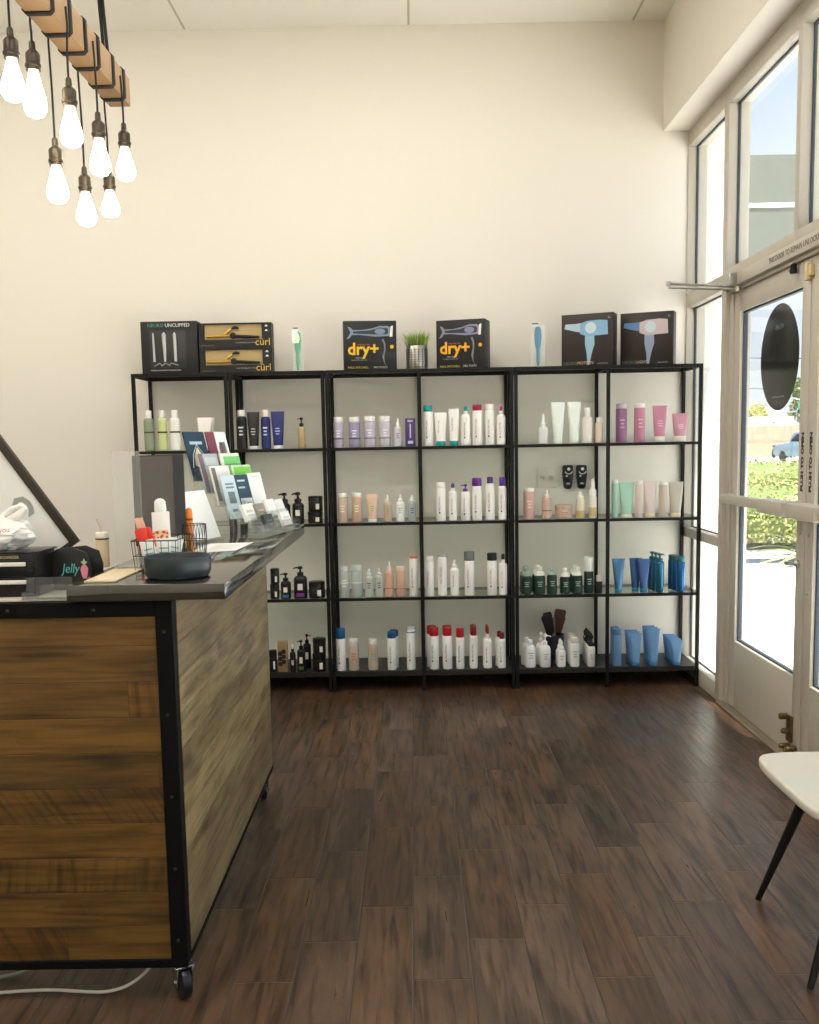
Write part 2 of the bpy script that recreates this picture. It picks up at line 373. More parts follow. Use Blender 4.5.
# lock plates (vertical rows of dark slots), thumb turn, latch on door_1
DK = mat((40, 36, 32), .6, key='dark_mark')
for d, yc in ((d1, 4.066), (d2, 3.98)):
    text('lettering', 'PUSH TO OPEN', .034, (DX0 - .0006, yc, 1.245), (PI / 2, -PI / 2, -PI / 2), DK, d, bold=.0022)
    mb = MB()
    for zq in (.72, .955, 1.17): mb.lathe([(0, 0), (.007, 0), (.005, .004), (0, .005)], 10, M=Matrix.Translation((DX0 - .001, yc, zq)) @ Matrix.Rotation(-PI / 2, 4, 'Y'))
    mb.build('screw', STEEL, d)
mb = MB(); mb.lathe([(.016, 0), (.014, .012), (.006, .02), (.006, .035)], 14, M=Matrix.Translation((DX0, 4.075, .83)) @ Matrix.Rotation(-PI / 2, 4, 'Y')); mb.box(DX0 - .045, DX0 - .034, 4.07, 4.115, .824, .838)
mb.build('thumb_turn', STEEL, d1, bevel=.001)
# flush bolts / foot latch at the bottom of the doors
BRASS = mat((118, 98, 66), .4, .8, key='old_brass')
mb = MB()
mb.box(DX0 - .012, DX0, 4.09, 4.14, .07, .18); mb.lathe([(.014, 0), (.014, .03), (.01, .034)], 12, M=Matrix.Translation((DX0 - .012, 4.13, .175)) @ Matrix.Rotation(-PI / 2, 4, 'Y'))
mb.lathe([(.012, 0), (.012, .03), (.009, .034)], 12, M=Matrix.Translation((DX0 - .012, 4.10, .12)) @ Matrix.Rotation(-PI / 2, 4, 'Y'))
for yq, zq in ((4.12, .05), (4.07, .045), (4.045, .06)): mb.lathe([(.012, 0), (.012, .035), (.008, .042), (0, .043)], 12, M=Matrix.Translation((DX0 - .004, yq, zq)) @ Matrix.Rotation(-PI / 2, 4, 'Y'))
mb.build('foot_bolt', BRASS, d1, bevel=.001)
# threshold strip
struct(MB().box(1.53, 1.66, YD0, YD1, 0, .012).build('trim_11', mat((150, 138, 118), .4, .4, key='threshold'), bevel=.003))
# door sensor and stop
t = thing('door_contact_sensor', 'cream plastic alarm contact at the top corner of the door', 'sensor', (DX0, 4.035, 1.99))
MB().box(-.022, 0, -.018, .012, -.035, .035).build('housing', mat((226, 206, 160), .4), t, bevel=.006)
MB().box(-.018, 0, -.046, -.021, -.022, .022).build('magnet', mat((222, 200, 152), .4), t, bevel=.004)
t = thing('door_stop', 'small black rubber stop under the door header', 'door stop', (DX0 , 4.16, 2.035))
MB().lathe([(.014, -.03), (.016, -.02), (.012, -.004), (.012, .006)], 14, c=(-.02, 0, -.002)).build('bumper', mat((28, 28, 30), .7), t)
MB().box(-.03, 0, -.015, .015, .0045, .009).build('plate', STEEL, t)
# closer arms that reach into the room
def closer(y, lab):
    t = thing('door_closer', lab, 'door closer', (XW, y, 2.085))
    MB().box(-.05, -.0125, -.11, .06, -.028, .035).build('mechanism', STEEL, t, bevel=.006)
    m2 = MB(); m2.tube([(-.03, -.02, -.018), (-.30, .02, .006)], .007, 8); m2.lathe([(.012, 0), (.012, .02)], 12, c=(-.30, .02, -.004)); m2.build('main_arm', STEEL, t)
    m3 = MB(); m3.tube([(-.30, .02, -.012), (-.004, -.11, -.045)], .006, 8); m3.lathe([(.013, 0), (.013, .022)], 12, c=(-.006, -.11, -.055)); m3.build('fore_arm', STEEL, t)
    return t
closer(4.93, 'steel door closer arm reaching over the shelf beside the hinge post')
closer(3.10, 'steel door closer arm above the nearer glass door')
# round decal on the glass of door_1
dc = MB(); dc.lathe([(.228, 0), (.228, .0008)], 72, M=Matrix.Translation((1.5975, 4.415, 1.69)) @ Matrix.Rotation(-PI / 2, 4, 'Y'))
dc = tag(dc.build('door_decal', mat((50, 52, 48), .12, key='decal_vinyl')), 'round dark vinyl decal stuck on the glass door', 'decal')
text('lettering', 'SALON', .03, (1.5962, 4.415, 1.82), (PI / 2, 0, -PI / 2), mat((110, 116, 110), .4), dc)
text('lettering', 'PROFESSIONAL HAIR CARE', .012, (1.5962, 4.415, 1.52), (PI / 2, 0, -PI / 2), mat((150, 156, 150), .4), dc)
# opening hours lettering on the side window, read from outside
hv = mat((214, 214, 214), .6, key='etched_vinyl')
hl = MB().box(1.6018, 1.6022, 5.13, 5.68, 1.50, 1.503).build('opening_hours_decal', hv)
tag(hl, 'faint pale opening hours lettering on the side window', 'decal')
for i, (s_, sz) in enumerate([('HOURS', .075), ('MON 9-5', .045), ('TUE-THU 9-8', .045), ('FRI 9-6', .045), ('SAT 8-5', .045), ('SUN 10-4', .045), ('CALL', .06), ('WALK-INS', .045)]):
    text('lettering', s_, sz, (1.6026, 5.36, 1.44 - i * .073), (PI / 2, 0, PI / 2), hv, hl)
ITEMS = [
    ('bottle', -1.413, 5.42, 1.3336, 0.054, 0.2164, {'c': (140, 154, 122), 'cap': (240, 238, 230), 'cf': 0.19, 'cw': 0.6, 'band': (70, 70, 45), 'bz': (0.44, 0.48)}, 'sage green shampoo bottle with white cap, first from left, top shelf, first bay', 'hair products on the top shelf of the first bay'),
    ('bottle', -1.341, 5.418, 1.3336, 0.05, 0.2154, {'c': (200, 214, 132), 'cap': (240, 238, 230), 'cf': 0.19, 'cw': 0.6, 'band': (60, 62, 40), 'bz': (0.44, 0.48)}, 'lime green shampoo bottle with white cap, second from left, top shelf, first bay', 'hair products on the top shelf of the first bay'),
    ('bottle', -1.273, 5.421, 1.3336, 0.056, 0.2164, {'c': (238, 236, 226), 'cap': (240, 238, 230), 'cf': 0.19, 'cw': 0.6, 'band': (50, 50, 45), 'bz': (0.44, 0.48)}, 'milky white shampoo bottle with black waistband, third from left, top shelf, first bay', 'hair products on the top shelf of the first bay'),
    ('tube', -1.113, 5.425, 1.3336, 0.08, 0.1744, {'c': (240, 230, 220), 'cap': (200, 190, 175), 'cf': 0.1, 'bw': 0.8}, 'white squeeze tube half hidden by brochures, front one of its row, top shelf, first bay', 'hair products on the top shelf of the first bay'),
    ('tube', -1.113, 5.493, 1.3336, 0.08, 0.1744, {'c': (240, 230, 220), 'cap': (200, 190, 175), 'cf': 0.1, 'bw': 0.8}, 'white squeeze tube half hidden by brochures, second back in its row, top shelf, first bay', 'hair products on the top shelf of the first bay'),
    ('bottle', -0.915, 5.422, 1.3336, 0.058, 0.2104, {'c': (28, 26, 26), 'cap': (235, 232, 225), 'cf': 0.16, 'cw': 0.66, 'print': (200, 200, 200)}, 'black aerosol can with white cap, first from left, top shelf, second bay', 'hair products on the top shelf of the second bay'),
    ('tube', -0.85, 5.4175, 1.3336, 0.068, 0.1984, {'c': (34, 31, 30), 'cap': (236, 232, 225), 'cf': 0.09, 'bw': 0.72, 'print': (190, 190, 190)}, 'black squeeze tube with white bottom cap, second from left, top shelf, second bay', 'hair products on the top shelf of the second bay'),
    ('bottle', -0.785, 5.4185, 1.3336, 0.051, 0.2084, {'c': (28, 38, 110), 'cap': (238, 230, 212), 'cf': 0.18, 'cw': 0.62, 'print': (200, 205, 230)}, 'deep blue aerosol can with cream cap, third from left, top shelf, second bay', 'hair products on the top shelf of the second bay'),
    ('tube', -0.72, 5.4193, 1.3336, 0.073, 0.1994, {'c': (26, 38, 116), 'cap': (236, 232, 225), 'cf': 0.09, 'bw': 0.72, 'print': (170, 190, 235)}, 'deep blue squeeze tube with white bottom cap, fourth from left, top shelf, second bay', 'hair products on the top shelf of the second bay'),
    ('pump', -0.592, 5.4125, 1.3336, 0.039, 0.1654, {'c': (196, 166, 108), 'cap': (40, 34, 30), 'cf': 0.3, 'cw': 0.6, 'spout': -1}, 'slim golden serum bottle with black pump, fifth from left, top shelf, second bay', 'hair products on the top shelf of the second bay'),
    ('pump', -0.698, 5.424, 0.9296, 0.062, 0.1674, {'c': (30, 22, 22), 'cap': (18, 16, 16), 'cf': 0.34, 'cw': 0.6, 'spout': -1, 'lab': (225, 220, 210)}, 'black pump bottle half hidden by business cards, first from left, second shelf, second bay', 'hair products on the second shelf of the second bay'),
    ('pump', -0.625, 5.4245, 0.9296, 0.063, 0.1694, {'c': (34, 24, 22), 'cap': (18, 16, 16), 'cf': 0.34, 'cw': 0.6, 'spout': -1, 'lab': (225, 220, 210)}, 'black pump bottle with small white label, second from left, second shelf, second bay', 'hair products on the second shelf of the second bay'),
    ('jar', -0.534, 5.434, 0.9296, 0.082, 0.0636, {'c': (44, 30, 20), 'cap': (24, 18, 16), 'lab': (215, 210, 195)}, 'dark amber cream jar, lower of stacked pair, second shelf, second bay', 'hair products on the second shelf of the second bay'),
    ('jar', -0.531, 5.434, 0.994, 0.0795, 0.082, {'c': (44, 30, 20), 'cap': (24, 18, 16), 'lab': (215, 210, 195)}, 'dark amber cream jar, upper of stacked pair, second shelf, second bay', 'hair products on the second shelf of the second bay'),
    ('jar', -0.766, 5.4185, 0.5196, 0.051, 0.0816, {'c': (26, 22, 22), 'cap': (18, 16, 16), 'lab': (225, 220, 215)}, 'small black cream jar, lower of stacked pair, third shelf, second bay', 'hair products on the third shelf of the second bay'),
    ('jar', -0.763, 5.4185, 0.602, 0.0495, 0.084, {'c': (26, 22, 22), 'cap': (18, 16, 16), 'lab': (225, 220, 215)}, 'small black cream jar, upper of stacked pair, third shelf, second bay', 'hair products on the third shelf of the second bay'),
    ('pump', -0.705, 5.421, 0.5196, 0.056, 0.1404, {'c': (34, 22, 20), 'cap': (18, 16, 16), 'cf': 0.32, 'cw': 0.55, 'spout': -1, 'lab': (225, 220, 210), 'strip': (60, 100, 150)}, 'short black pump bottle with blue strip, second from left, third shelf, second bay', 'hair products on the third shelf of the second bay'),
    ('pump', -0.625, 5.4285, 0.5196, 0.071, 0.1744, {'c': (32, 24, 26), 'cap': (18, 16, 16), 'cf': 0.3, 'cw': 0.5, 'spout': -1, 'lab': (225, 220, 215), 'strip': (120, 60, 130), 'sq': 1}, 'large square black pump bottle with purple strip, third from left, third shelf, second bay', 'hair products on the third shelf of the second bay'),
    ('jar', -0.537, 5.438, 0.5196, 0.09, 0.0894, {'c': (30, 24, 22), 'cap': (20, 17, 16), 'lab': (215, 212, 205)}, 'wide black cream jar with flat lid, fourth from left, third shelf, second bay', 'hair products on the third shelf of the second bay'),
    ('jar', -0.787, 5.414, 0.1126, 0.042, 0.1224, {'c': (22, 20, 20), 'cap': (16, 15, 15), 'lab': (225, 225, 220)}, 'black jar partly behind reception desk, first from left, bottom shelf, second bay', 'hair products on the bottom shelf of the second bay'),
    ('carton', -0.733, 5.4195, 0.1126, 0.053, 0.1694, {'c': (150, 118, 70)}, 'tan kraft carton with looping black pattern, second from left, bottom shelf, second bay', 'hair products on the bottom shelf of the second bay'),
    ('dropper', -0.678, 5.409, 0.1126, 0.032, 0.1524, {'c': (20, 18, 18), 'cap': (225, 215, 200), 'lab': (190, 185, 175)}, 'black dropper bottle with white rubber bulb, third from left, bottom shelf, second bay', 'hair products on the bottom shelf of the second bay'),
    ('pump', -0.632, 5.415, 0.1126, 0.044, 0.1754, {'c': (22, 20, 20), 'cap': (14, 13, 13), 'cf': 0.3, 'cw': 0.5, 'spout': -1, 'lab': (215, 212, 205), 'strip': (90, 100, 30), 'sq': 1}, 'short black pump bottle with olive strip, fourth from left, bottom shelf, second bay', 'hair products on the bottom shelf of the second bay'),
    ('pump', -0.608, 5.4995, 0.1126, 0.043, 0.1914, {'c': (20, 18, 18), 'cap': (14, 13, 13), 'cf': 0.28, 'cw': 0.5, 'spout': 1, 'lab': (215, 212, 205)}, 'tall black pump bottle behind the short one, fifth from left, bottom shelf, second bay', 'hair products on the bottom shelf of the second bay'),
    ('jar', -0.535, 5.4305, 0.1126, 0.075, 0.0956, {'c': (24, 20, 20), 'cap': (16, 15, 15), 'lab': (220, 215, 190)}, 'black cream jar with domed lid, lower of stacked pair, bottom shelf, second bay', 'hair products on the bottom shelf of the second bay'),
    ('jar', -0.532, 5.4305, 0.209, 0.0727, 0.085, {'c': (24, 20, 20), 'cap': (16, 15, 15), 'lab': (220, 215, 190)}, 'black cream jar with domed lid, upper of stacked pair, bottom shelf, second bay', 'hair products on the bottom shelf of the second bay'),
    ('bottle', -0.395, 5.4195, 1.3336, 0.053, 0.1634, {'c': (176, 170, 190), 'cap': (236, 234, 230), 'cf': 0.17, 'cw': 0.92, 'band': (70, 66, 90), 'bz': (0.27, 0.31), 'flat': 1, 'print': (232, 230, 236)}, 'grey lilac shampoo bottle with white cap, first from left, top shelf, third bay', 'hair products on the top shelf of the third bay'),
    ('bottle', -0.309, 5.424, 1.3336, 0.062, 0.1614, {'c': (150, 144, 176), 'cap': (236, 234, 230), 'cf': 0.17, 'cw': 0.92, 'band': (58, 54, 84), 'bz': (0.27, 0.31), 'flat': 1, 'print': (232, 230, 236)}, 'dusky lilac shampoo bottle with white cap, second from left, top shelf, third bay', 'hair products on the top shelf of the third bay'),
    ('bottle', -0.227, 5.425, 1.3336, 0.064, 0.1654, {'c': (186, 178, 196), 'cap': (236, 234, 230), 'cf': 0.17, 'cw': 0.92, 'band': (120, 112, 140), 'bz': (0.27, 0.31), 'flat': 1, 'print': (232, 230, 236)}, 'pale lilac shampoo bottle with white cap, third from left, top shelf, third bay', 'hair products on the top shelf of the third bay'),
    ('bottle', -0.145, 5.4235, 1.3336, 0.061, 0.1644, {'c': (196, 190, 202), 'cap': (236, 234, 230), 'cf': 0.17, 'cw': 0.92, 'band': (120, 112, 140), 'bz': (0.27, 0.31), 'flat': 1, 'print': (232, 230, 236)}, 'silvery lilac shampoo bottle with white cap, fourth from left, top shelf, third bay', 'hair products on the top shelf of the third bay'),
    ('spray', -0.076, 5.416, 1.3336, 0.046, 0.1514, {'c': (200, 194, 204), 'cap': (244, 242, 238), 'cf': 0.3, 'cw': 0.4, 'print': (140, 130, 160)}, 'small pale lilac spray bottle, fifth from left, top shelf, third bay', 'hair products on the top shelf of the third bay'),
    ('carton', -0.009, 5.4205, 1.3336, 0.055, 0.1494, {'c': (70, 56, 112), 'print': (200, 190, 225)}, 'violet purple carton with white print, sixth from left, top shelf, third bay', 'hair products on the top shelf of the third bay'),
    ('bottle', -0.382, 5.4205, 0.9296, 0.055, 0.1594, {'c': (206, 176, 150), 'cap': (238, 236, 228), 'cf': 0.14, 'cw': 0.92, 'print': (235, 225, 215), 'flat': 1}, 'beige shampoo bottle with white cap, first from left, second shelf, third bay', 'hair products on the second shelf of the third bay'),
    ('bottle', -0.305, 5.4205, 0.9296, 0.055, 0.1594, {'c': (204, 166, 134), 'cap': (238, 236, 228), 'cf': 0.14, 'cw': 0.92, 'print': (225, 230, 200), 'flat': 1}, 'tan shampoo bottle with white cap, second from left, second shelf, third bay', 'hair products on the second shelf of the third bay'),
    ('tube', -0.222, 5.4175, 0.9296, 0.07, 0.1524, {'c': (222, 184, 152), 'cap': (236, 234, 228), 'cf': 0.12, 'bw': 0.7, 'print': (140, 170, 110)}, 'peach squeeze tube with white bottom cap, third from left, second shelf, third bay', 'hair products on the second shelf of the third bay'),
    ('spray', -0.14, 5.415, 0.9296, 0.044, 0.1464, {'c': (200, 172, 140), 'cap': (238, 230, 222), 'cf': 0.27, 'cw': 0.45, 'print': (150, 170, 110)}, 'beige spray bottle with clear tip, fourth from left, second shelf, third bay', 'hair products on the second shelf of the third bay'),
    ('spray', -0.071, 5.4155, 0.9296, 0.045, 0.1454, {'c': (236, 236, 230), 'cap': (242, 242, 238), 'cf': 0.25, 'cw': 0.5, 'print': (150, 170, 165)}, 'small white spray bottle, fifth from left, second shelf, third bay', 'hair products on the second shelf of the third bay'),
    ('spray', -0.007, 5.415, 0.9296, 0.044, 0.1414, {'c': (132, 146, 144), 'cap': (238, 240, 236), 'cf': 0.22, 'cw': 0.55, 'print': (60, 80, 78), 'glass': 1}, 'grey translucent spray bottle with white tip, sixth from left, second shelf, third bay', 'hair products on the second shelf of the third bay'),
    ('bottle', -0.384, 5.4215, 0.5196, 0.057, 0.1724, {'c': (150, 160, 150), 'cap': (205, 210, 204), 'cf': 0.17, 'cw': 0.92, 'print': (225, 230, 222), 'flat': 1, 'glass': 1, 'band': (214, 220, 212), 'bz': (0.45, 0.49)}, 'clear silver bottle with frosted cap, first from left, third shelf, third bay', 'hair products on the third shelf of the third bay'),
    ('bottle', -0.315, 5.4245, 0.5196, 0.063, 0.1744, {'c': (146, 156, 146), 'cap': (205, 210, 204), 'cf': 0.17, 'cw': 0.92, 'flat': 1, 'glass': 1, 'band': (214, 220, 212), 'bz': (0.45, 0.49)}, 'wider clear silver bottle with frosted cap, second from left, third shelf, third bay', 'hair products on the third shelf of the third bay'),
    ('spray', -0.249, 5.4165, 0.5196, 0.047, 0.1544, {'c': (150, 158, 148), 'cap': (214, 220, 214), 'cf': 0.24, 'cw': 0.5, 'glass': 1, 'print': (70, 84, 74)}, 'clear silver cone topped spray bottle, third from left, third shelf, third bay', 'hair products on the third shelf of the third bay'),
    ('spray', -0.194, 5.4155, 0.5196, 0.045, 0.1564, {'c': (158, 166, 156), 'cap': (214, 220, 214), 'cf': 0.24, 'cw': 0.5, 'glass': 1, 'print': (60, 74, 64)}, 'speckled clear cone topped spray bottle, fourth from left, third shelf, third bay', 'hair products on the third shelf of the third bay'),
    ('spray', -0.139, 5.4175, 0.5196, 0.049, 0.1924, {'c': (214, 162, 132), 'cap': (232, 214, 200), 'cf': 0.26, 'cw': 0.45, 'band': (170, 100, 80), 'bz': (0.24, 0.26)}, 'salmon pink spray bottle with clear tip, fifth from left, third shelf, third bay', 'hair products on the third shelf of the third bay'),
    ('bottle', -0.076, 5.419, 0.5196, 0.052, 0.1644, {'c': (214, 166, 136), 'cap': (226, 200, 176), 'cf': 0.14, 'cw': 0.92, 'flat': 1, 'band': (170, 100, 80), 'bz': (0.26, 0.28)}, 'salmon pink shampoo bottle with beige cap, sixth from left, third shelf, third bay', 'hair products on the third shelf of the third bay'),
    ('bottle', -0.005, 5.417, 0.5196, 0.048, 0.2204, {'c': (236, 234, 226), 'cap': (226, 112, 96), 'cf': 0.055, 'cw': 0.92, 'flat': 1, 'vt': (60, 60, 60), 'dot': (190, 40, 50)}, 'tall white bottle with coral red top, seventh from left, third shelf, third bay', 'hair products on the third shelf of the third bay'),
    ('bottle', -0.413, 5.42, 0.1126, 0.054, 0.2344, {'c': (236, 236, 230), 'cap': (24, 90, 136), 'cf': 0.24, 'cw': 0.94, 'vt': (60, 60, 60), 'dot': (30, 40, 70)}, 'white bottle with royal blue cap, first from left, bottom shelf, third bay', 'hair products on the bottom shelf of the third bay'),
    ('bottle', -0.342, 5.4215, 0.1126, 0.057, 0.1744, {'c': (190, 170, 146), 'cap': (222, 220, 212), 'cf': 0.17, 'cw': 0.9, 'print': (190, 120, 90)}, 'beige bottle with clear white cap, second from left, bottom shelf, third bay', 'hair products on the bottom shelf of the third bay'),
    ('bottle', -0.236, 5.421, 0.1126, 0.056, 0.1724, {'c': (186, 166, 140), 'cap': (222, 220, 212), 'cf': 0.19, 'cw': 0.85, 'print': (110, 160, 150)}, 'beige bottle with teal and red print, third from left, bottom shelf, third bay', 'hair products on the bottom shelf of the third bay'),
    ('bottle', -0.132, 5.418, 0.1126, 0.05, 0.2124, {'c': (236, 236, 230), 'cap': (22, 80, 128), 'cf': 0.17, 'cw': 0.94, 'vt': (60, 60, 60), 'dot': (30, 40, 70)}, 'white bottle with deep blue cap, front one of its row, bottom shelf, third bay', 'hair products on the bottom shelf of the third bay'),
    ('bottle', -0.12, 5.472, 0.1126, 0.05, 0.2124, {'c': (236, 236, 230), 'cap': (22, 80, 128), 'cf': 0.17, 'cw': 0.94, 'vt': (60, 60, 60), 'dot': (30, 40, 70)}, 'white bottle with deep blue cap, second back in its row, bottom shelf, third bay', 'hair products on the bottom shelf of the third bay'),
    ('bottle', -0.026, 5.4175, 0.1126, 0.049, 0.2164, {'c': (236, 236, 230), 'cap': (236, 236, 230), 'cf': 0.05, 'cw': 0.92, 'vt': (60, 60, 60), 'dot': (30, 40, 70), 'band': (30, 96, 150), 'bz': (0.955, 0.975), 'flat': 1}, 'slim white bottle with blue stripe, front one of its row, bottom shelf, third bay', 'hair products on the bottom shelf of the third bay'),
    ('bottle', -0.026, 5.4705, 0.1126, 0.049, 0.2164, {'c': (236, 236, 230), 'cap': (236, 236, 230), 'cf': 0.05, 'cw': 0.92, 'vt': (60, 60, 60), 'dot': (30, 40, 70), 'band': (30, 96, 150), 'bz': (0.955, 0.975), 'flat': 1}, 'slim white bottle with blue stripe, second back in its row, bottom shelf, third bay', 'hair products on the bottom shelf of the third bay'),
    ('bottle', -0.026, 5.5235, 0.1126, 0.049, 0.2164, {'c': (236, 236, 230), 'cap': (236, 236, 230), 'cf': 0.05, 'cw': 0.92, 'vt': (60, 60, 60), 'dot': (30, 40, 70), 'band': (30, 96, 150), 'bz': (0.955, 0.975), 'flat': 1}, 'slim white bottle with blue stripe, third back in its row, bottom shelf, third bay', 'hair products on the bottom shelf of the third bay'),
    ('bottle', 0.087, 5.419, 1.3336, 0.052, 0.2164, {'c': (240, 238, 230), 'cap': (24, 150, 146), 'cf': 0.155, 'cw': 0.94, 'vt': (90, 90, 90), 'dot': (30, 110, 110), 'flat': 1}, 'white bottle with teal cap, first from left, top shelf, fourth bay', 'hair products on the top shelf of the fourth bay'),
    ('tube', 0.154, 5.4185, 1.3336, 0.067, 0.1774, {'c': (240, 238, 230), 'cap': (24, 150, 146), 'cf': 0.14, 'bw': 0.76, 'vt': (100, 100, 100)}, 'wide white tube with teal bottom cap, second from left, top shelf, fourth bay', 'hair products on the top shelf of the fourth bay'),
    ('tube', 0.225, 5.4162, 1.3336, 0.058, 0.1964, {'c': (240, 238, 230), 'cap': (24, 150, 146), 'cf': 0.13, 'bw': 0.8, 'vt': (100, 100, 100)}, 'slender white tube with teal bottom cap, third from left, top shelf, fourth bay', 'hair products on the top shelf of the fourth bay'),
    ('spray', 0.289, 5.4175, 1.3336, 0.049, 0.2084, {'c': (240, 238, 230), 'cap': (24, 150, 146), 'cf': 0.2, 'cw': 0.5, 'vt': (90, 90, 90), 'dot': (60, 90, 90), 'tip': 1}, 'white spray bottle with teal tip, fourth from left, top shelf, fourth bay', 'hair products on the top shelf of the fourth bay'),
    ('bottle', 0.351, 5.4195, 1.3336, 0.053, 0.2164, {'c': (240, 238, 230), 'cap': (160, 22, 64), 'cf': 0.15, 'cw': 0.94, 'vt': (150, 80, 90), 'dot': (150, 30, 50), 'flat': 1}, 'white bottle with crimson cap, fifth from left, top shelf, fourth bay', 'hair products on the top shelf of the fourth bay'),
    ('bottle', 0.418, 5.417, 1.3336, 0.048, 0.2174, {'c': (242, 240, 232), 'cap': (242, 240, 232), 'cf': 0.15, 'cw': 0.94, 'vt': (100, 100, 100), 'dot': (60, 60, 60), 'flat': 1}, 'plain white bottle with white cap, sixth from left, top shelf, fourth bay', 'hair products on the top shelf of the fourth bay'),
    ('spray', 0.478, 5.416, 1.3336, 0.046, 0.2084, {'c': (240, 238, 230), 'cap': (184, 44, 120), 'cf': 0.22, 'cw': 0.42, 'vt': (170, 80, 110), 'dot': (160, 40, 90), 'tip': 1}, 'white spray bottle with magenta tip, seventh from left, top shelf, fourth bay', 'hair products on the top shelf of the fourth bay'),
    ('bottle', 0.15, 5.419, 0.9296, 0.052, 0.2094, {'c': (242, 240, 232), 'cap': (242, 240, 232), 'cf': 0.15, 'cw': 0.96, 'vt': (110, 100, 110), 'dot': (40, 40, 50), 'flat': 1}, 'plain white bottle with white cap, first from left, second shelf, fourth bay', 'hair products on the second shelf of the fourth bay'),
    ('spray', 0.215, 5.4145, 0.9296, 0.043, 0.2024, {'c': (240, 238, 230), 'cap': (110, 40, 120), 'cf': 0.2, 'cw': 0.55, 'vt': (110, 100, 110), 'dot': (50, 50, 60), 'tip': 1}, 'white spray bottle with plum tip, second from left, second shelf, fourth bay', 'hair products on the second shelf of the fourth bay'),
    ('pump', 0.283, 5.4185, 0.9296, 0.051, 0.1964, {'c': (240, 238, 230), 'cap': (104, 50, 140), 'cf': 0.2, 'cw': 0.5, 'spout': -1, 'vt': (110, 100, 110), 'dot': (50, 50, 60)}, 'white bottle with purple pump head, third from left, second shelf, fourth bay', 'hair products on the second shelf of the fourth bay'),
    ('bottle', 0.345, 5.419, 0.9296, 0.052, 0.2284, {'c': (240, 238, 230), 'cap': (96, 34, 126), 'cf': 0.19, 'cw': 1.0, 'vt': (110, 100, 110), 'dot': (40, 40, 60), 'flat': 1}, 'white bottle with large purple cap, fourth from left, second shelf, fourth bay', 'hair products on the second shelf of the fourth bay'),
    ('bottle', 0.416, 5.417, 0.9296, 0.048, 0.2334, {'c': (240, 238, 230), 'cap': (84, 50, 118), 'cf': 0.15, 'cw': 0.66, 'vt': (110, 100, 110), 'dot': (40, 40, 60)}, 'white can with small square purple cap, fifth from left, second shelf, fourth bay', 'hair products on the second shelf of the fourth bay'),
    ('bottle', 0.482, 5.4145, 0.9296, 0.043, 0.2294, {'c': (240, 238, 230), 'cap': (92, 52, 140), 'cf': 0.2, 'cw': 0.8, 'vt': (110, 100, 110), 'dot': (40, 40, 60)}, 'white can with violet cap, sixth from left, second shelf, fourth bay', 'hair products on the second shelf of the fourth bay'),
    ('bottle', 0.081, 5.418, 0.5196, 0.05, 0.2194, {'c': (240, 238, 230), 'cap': (236, 234, 226), 'cf': 0.14, 'cw': 0.9, 'vt': (110, 110, 110)}, 'white bottle with rounded white cap, first from left, third shelf, fourth bay', 'hair products on the third shelf of the fourth bay'),
    ('bottle', 0.152, 5.418, 0.5196, 0.05, 0.2324, {'c': (240, 238, 230), 'cap': (176, 182, 172), 'cf': 0.08, 'cw': 0.85, 'vt': (110, 110, 110)}, 'white bottle with pale grey cap, second from left, third shelf, fourth bay', 'hair products on the third shelf of the fourth bay'),
    ('spray', 0.219, 5.4165, 0.5196, 0.047, 0.1964, {'c': (240, 238, 230), 'cap': (236, 234, 226), 'cf': 0.22, 'cw': 0.55, 'vt': (110, 110, 110)}, 'short white spray bottle with white tip, third from left, third shelf, fourth bay', 'hair products on the third shelf of the fourth bay'),
    ('bottle', 0.299, 5.4195, 0.5196, 0.053, 0.2414, {'c': (240, 238, 230), 'cap': (110, 116, 112), 'cf': 0.21, 'cw': 1.05, 'vt': (110, 110, 110), 'dot': (40, 40, 40)}, 'white can with smoky translucent cap, fourth from left, third shelf, fourth bay', 'hair products on the third shelf of the fourth bay'),
    ('bottle', 0.423, 5.4195, 0.5196, 0.053, 0.2304, {'c': (240, 238, 230), 'cap': (24, 24, 32), 'cf': 0.18, 'cw': 1.0, 'vt': (110, 110, 110), 'dot': (30, 30, 40)}, 'white can with black cap, fifth from left, third shelf, fourth bay', 'hair products on the third shelf of the fourth bay'),
    ('spray', 0.483, 5.4155, 0.5196, 0.045, 0.2244, {'c': (240, 238, 230), 'cap': (30, 30, 26), 'cf': 0.22, 'cw': 0.5, 'vt': (160, 110, 110), 'dot': (150, 50, 60), 'tip': 1}, 'white spray bottle with black trigger top, sixth from left, third shelf, fourth bay', 'hair products on the third shelf of the fourth bay'),
    ('bottle', 0.1, 5.4195, 0.1126, 0.053, 0.2314, {'c': (238, 238, 232), 'cap': (178, 22, 36), 'cf': 0.2, 'cw': 0.96, 'vt': (60, 60, 60), 'dot': (40, 40, 40)}, 'wide white can with bright red cap, front one of its row, bottom shelf, fourth bay', 'hair products on the bottom shelf of the fourth bay'),
    ('bottle', 0.088, 5.4765, 0.1126, 0.053, 0.2314, {'c': (238, 238, 232), 'cap': (178, 22, 36), 'cf': 0.2, 'cw': 0.96, 'vt': (60, 60, 60), 'dot': (40, 40, 40)}, 'wide white can with bright red cap, second back in its row, bottom shelf, fourth bay', 'hair products on the bottom shelf of the fourth bay'),
    ('bottle', 0.174, 5.4195, 0.1126, 0.053, 0.2294, {'c': (238, 238, 232), 'cap': (182, 26, 34), 'cf': 0.195, 'cw': 0.92, 'vt': (60, 60, 60), 'dot': (40, 40, 40)}, 'white can with scarlet cap, front one of its row, bottom shelf, fourth bay', 'hair products on the bottom shelf of the fourth bay'),
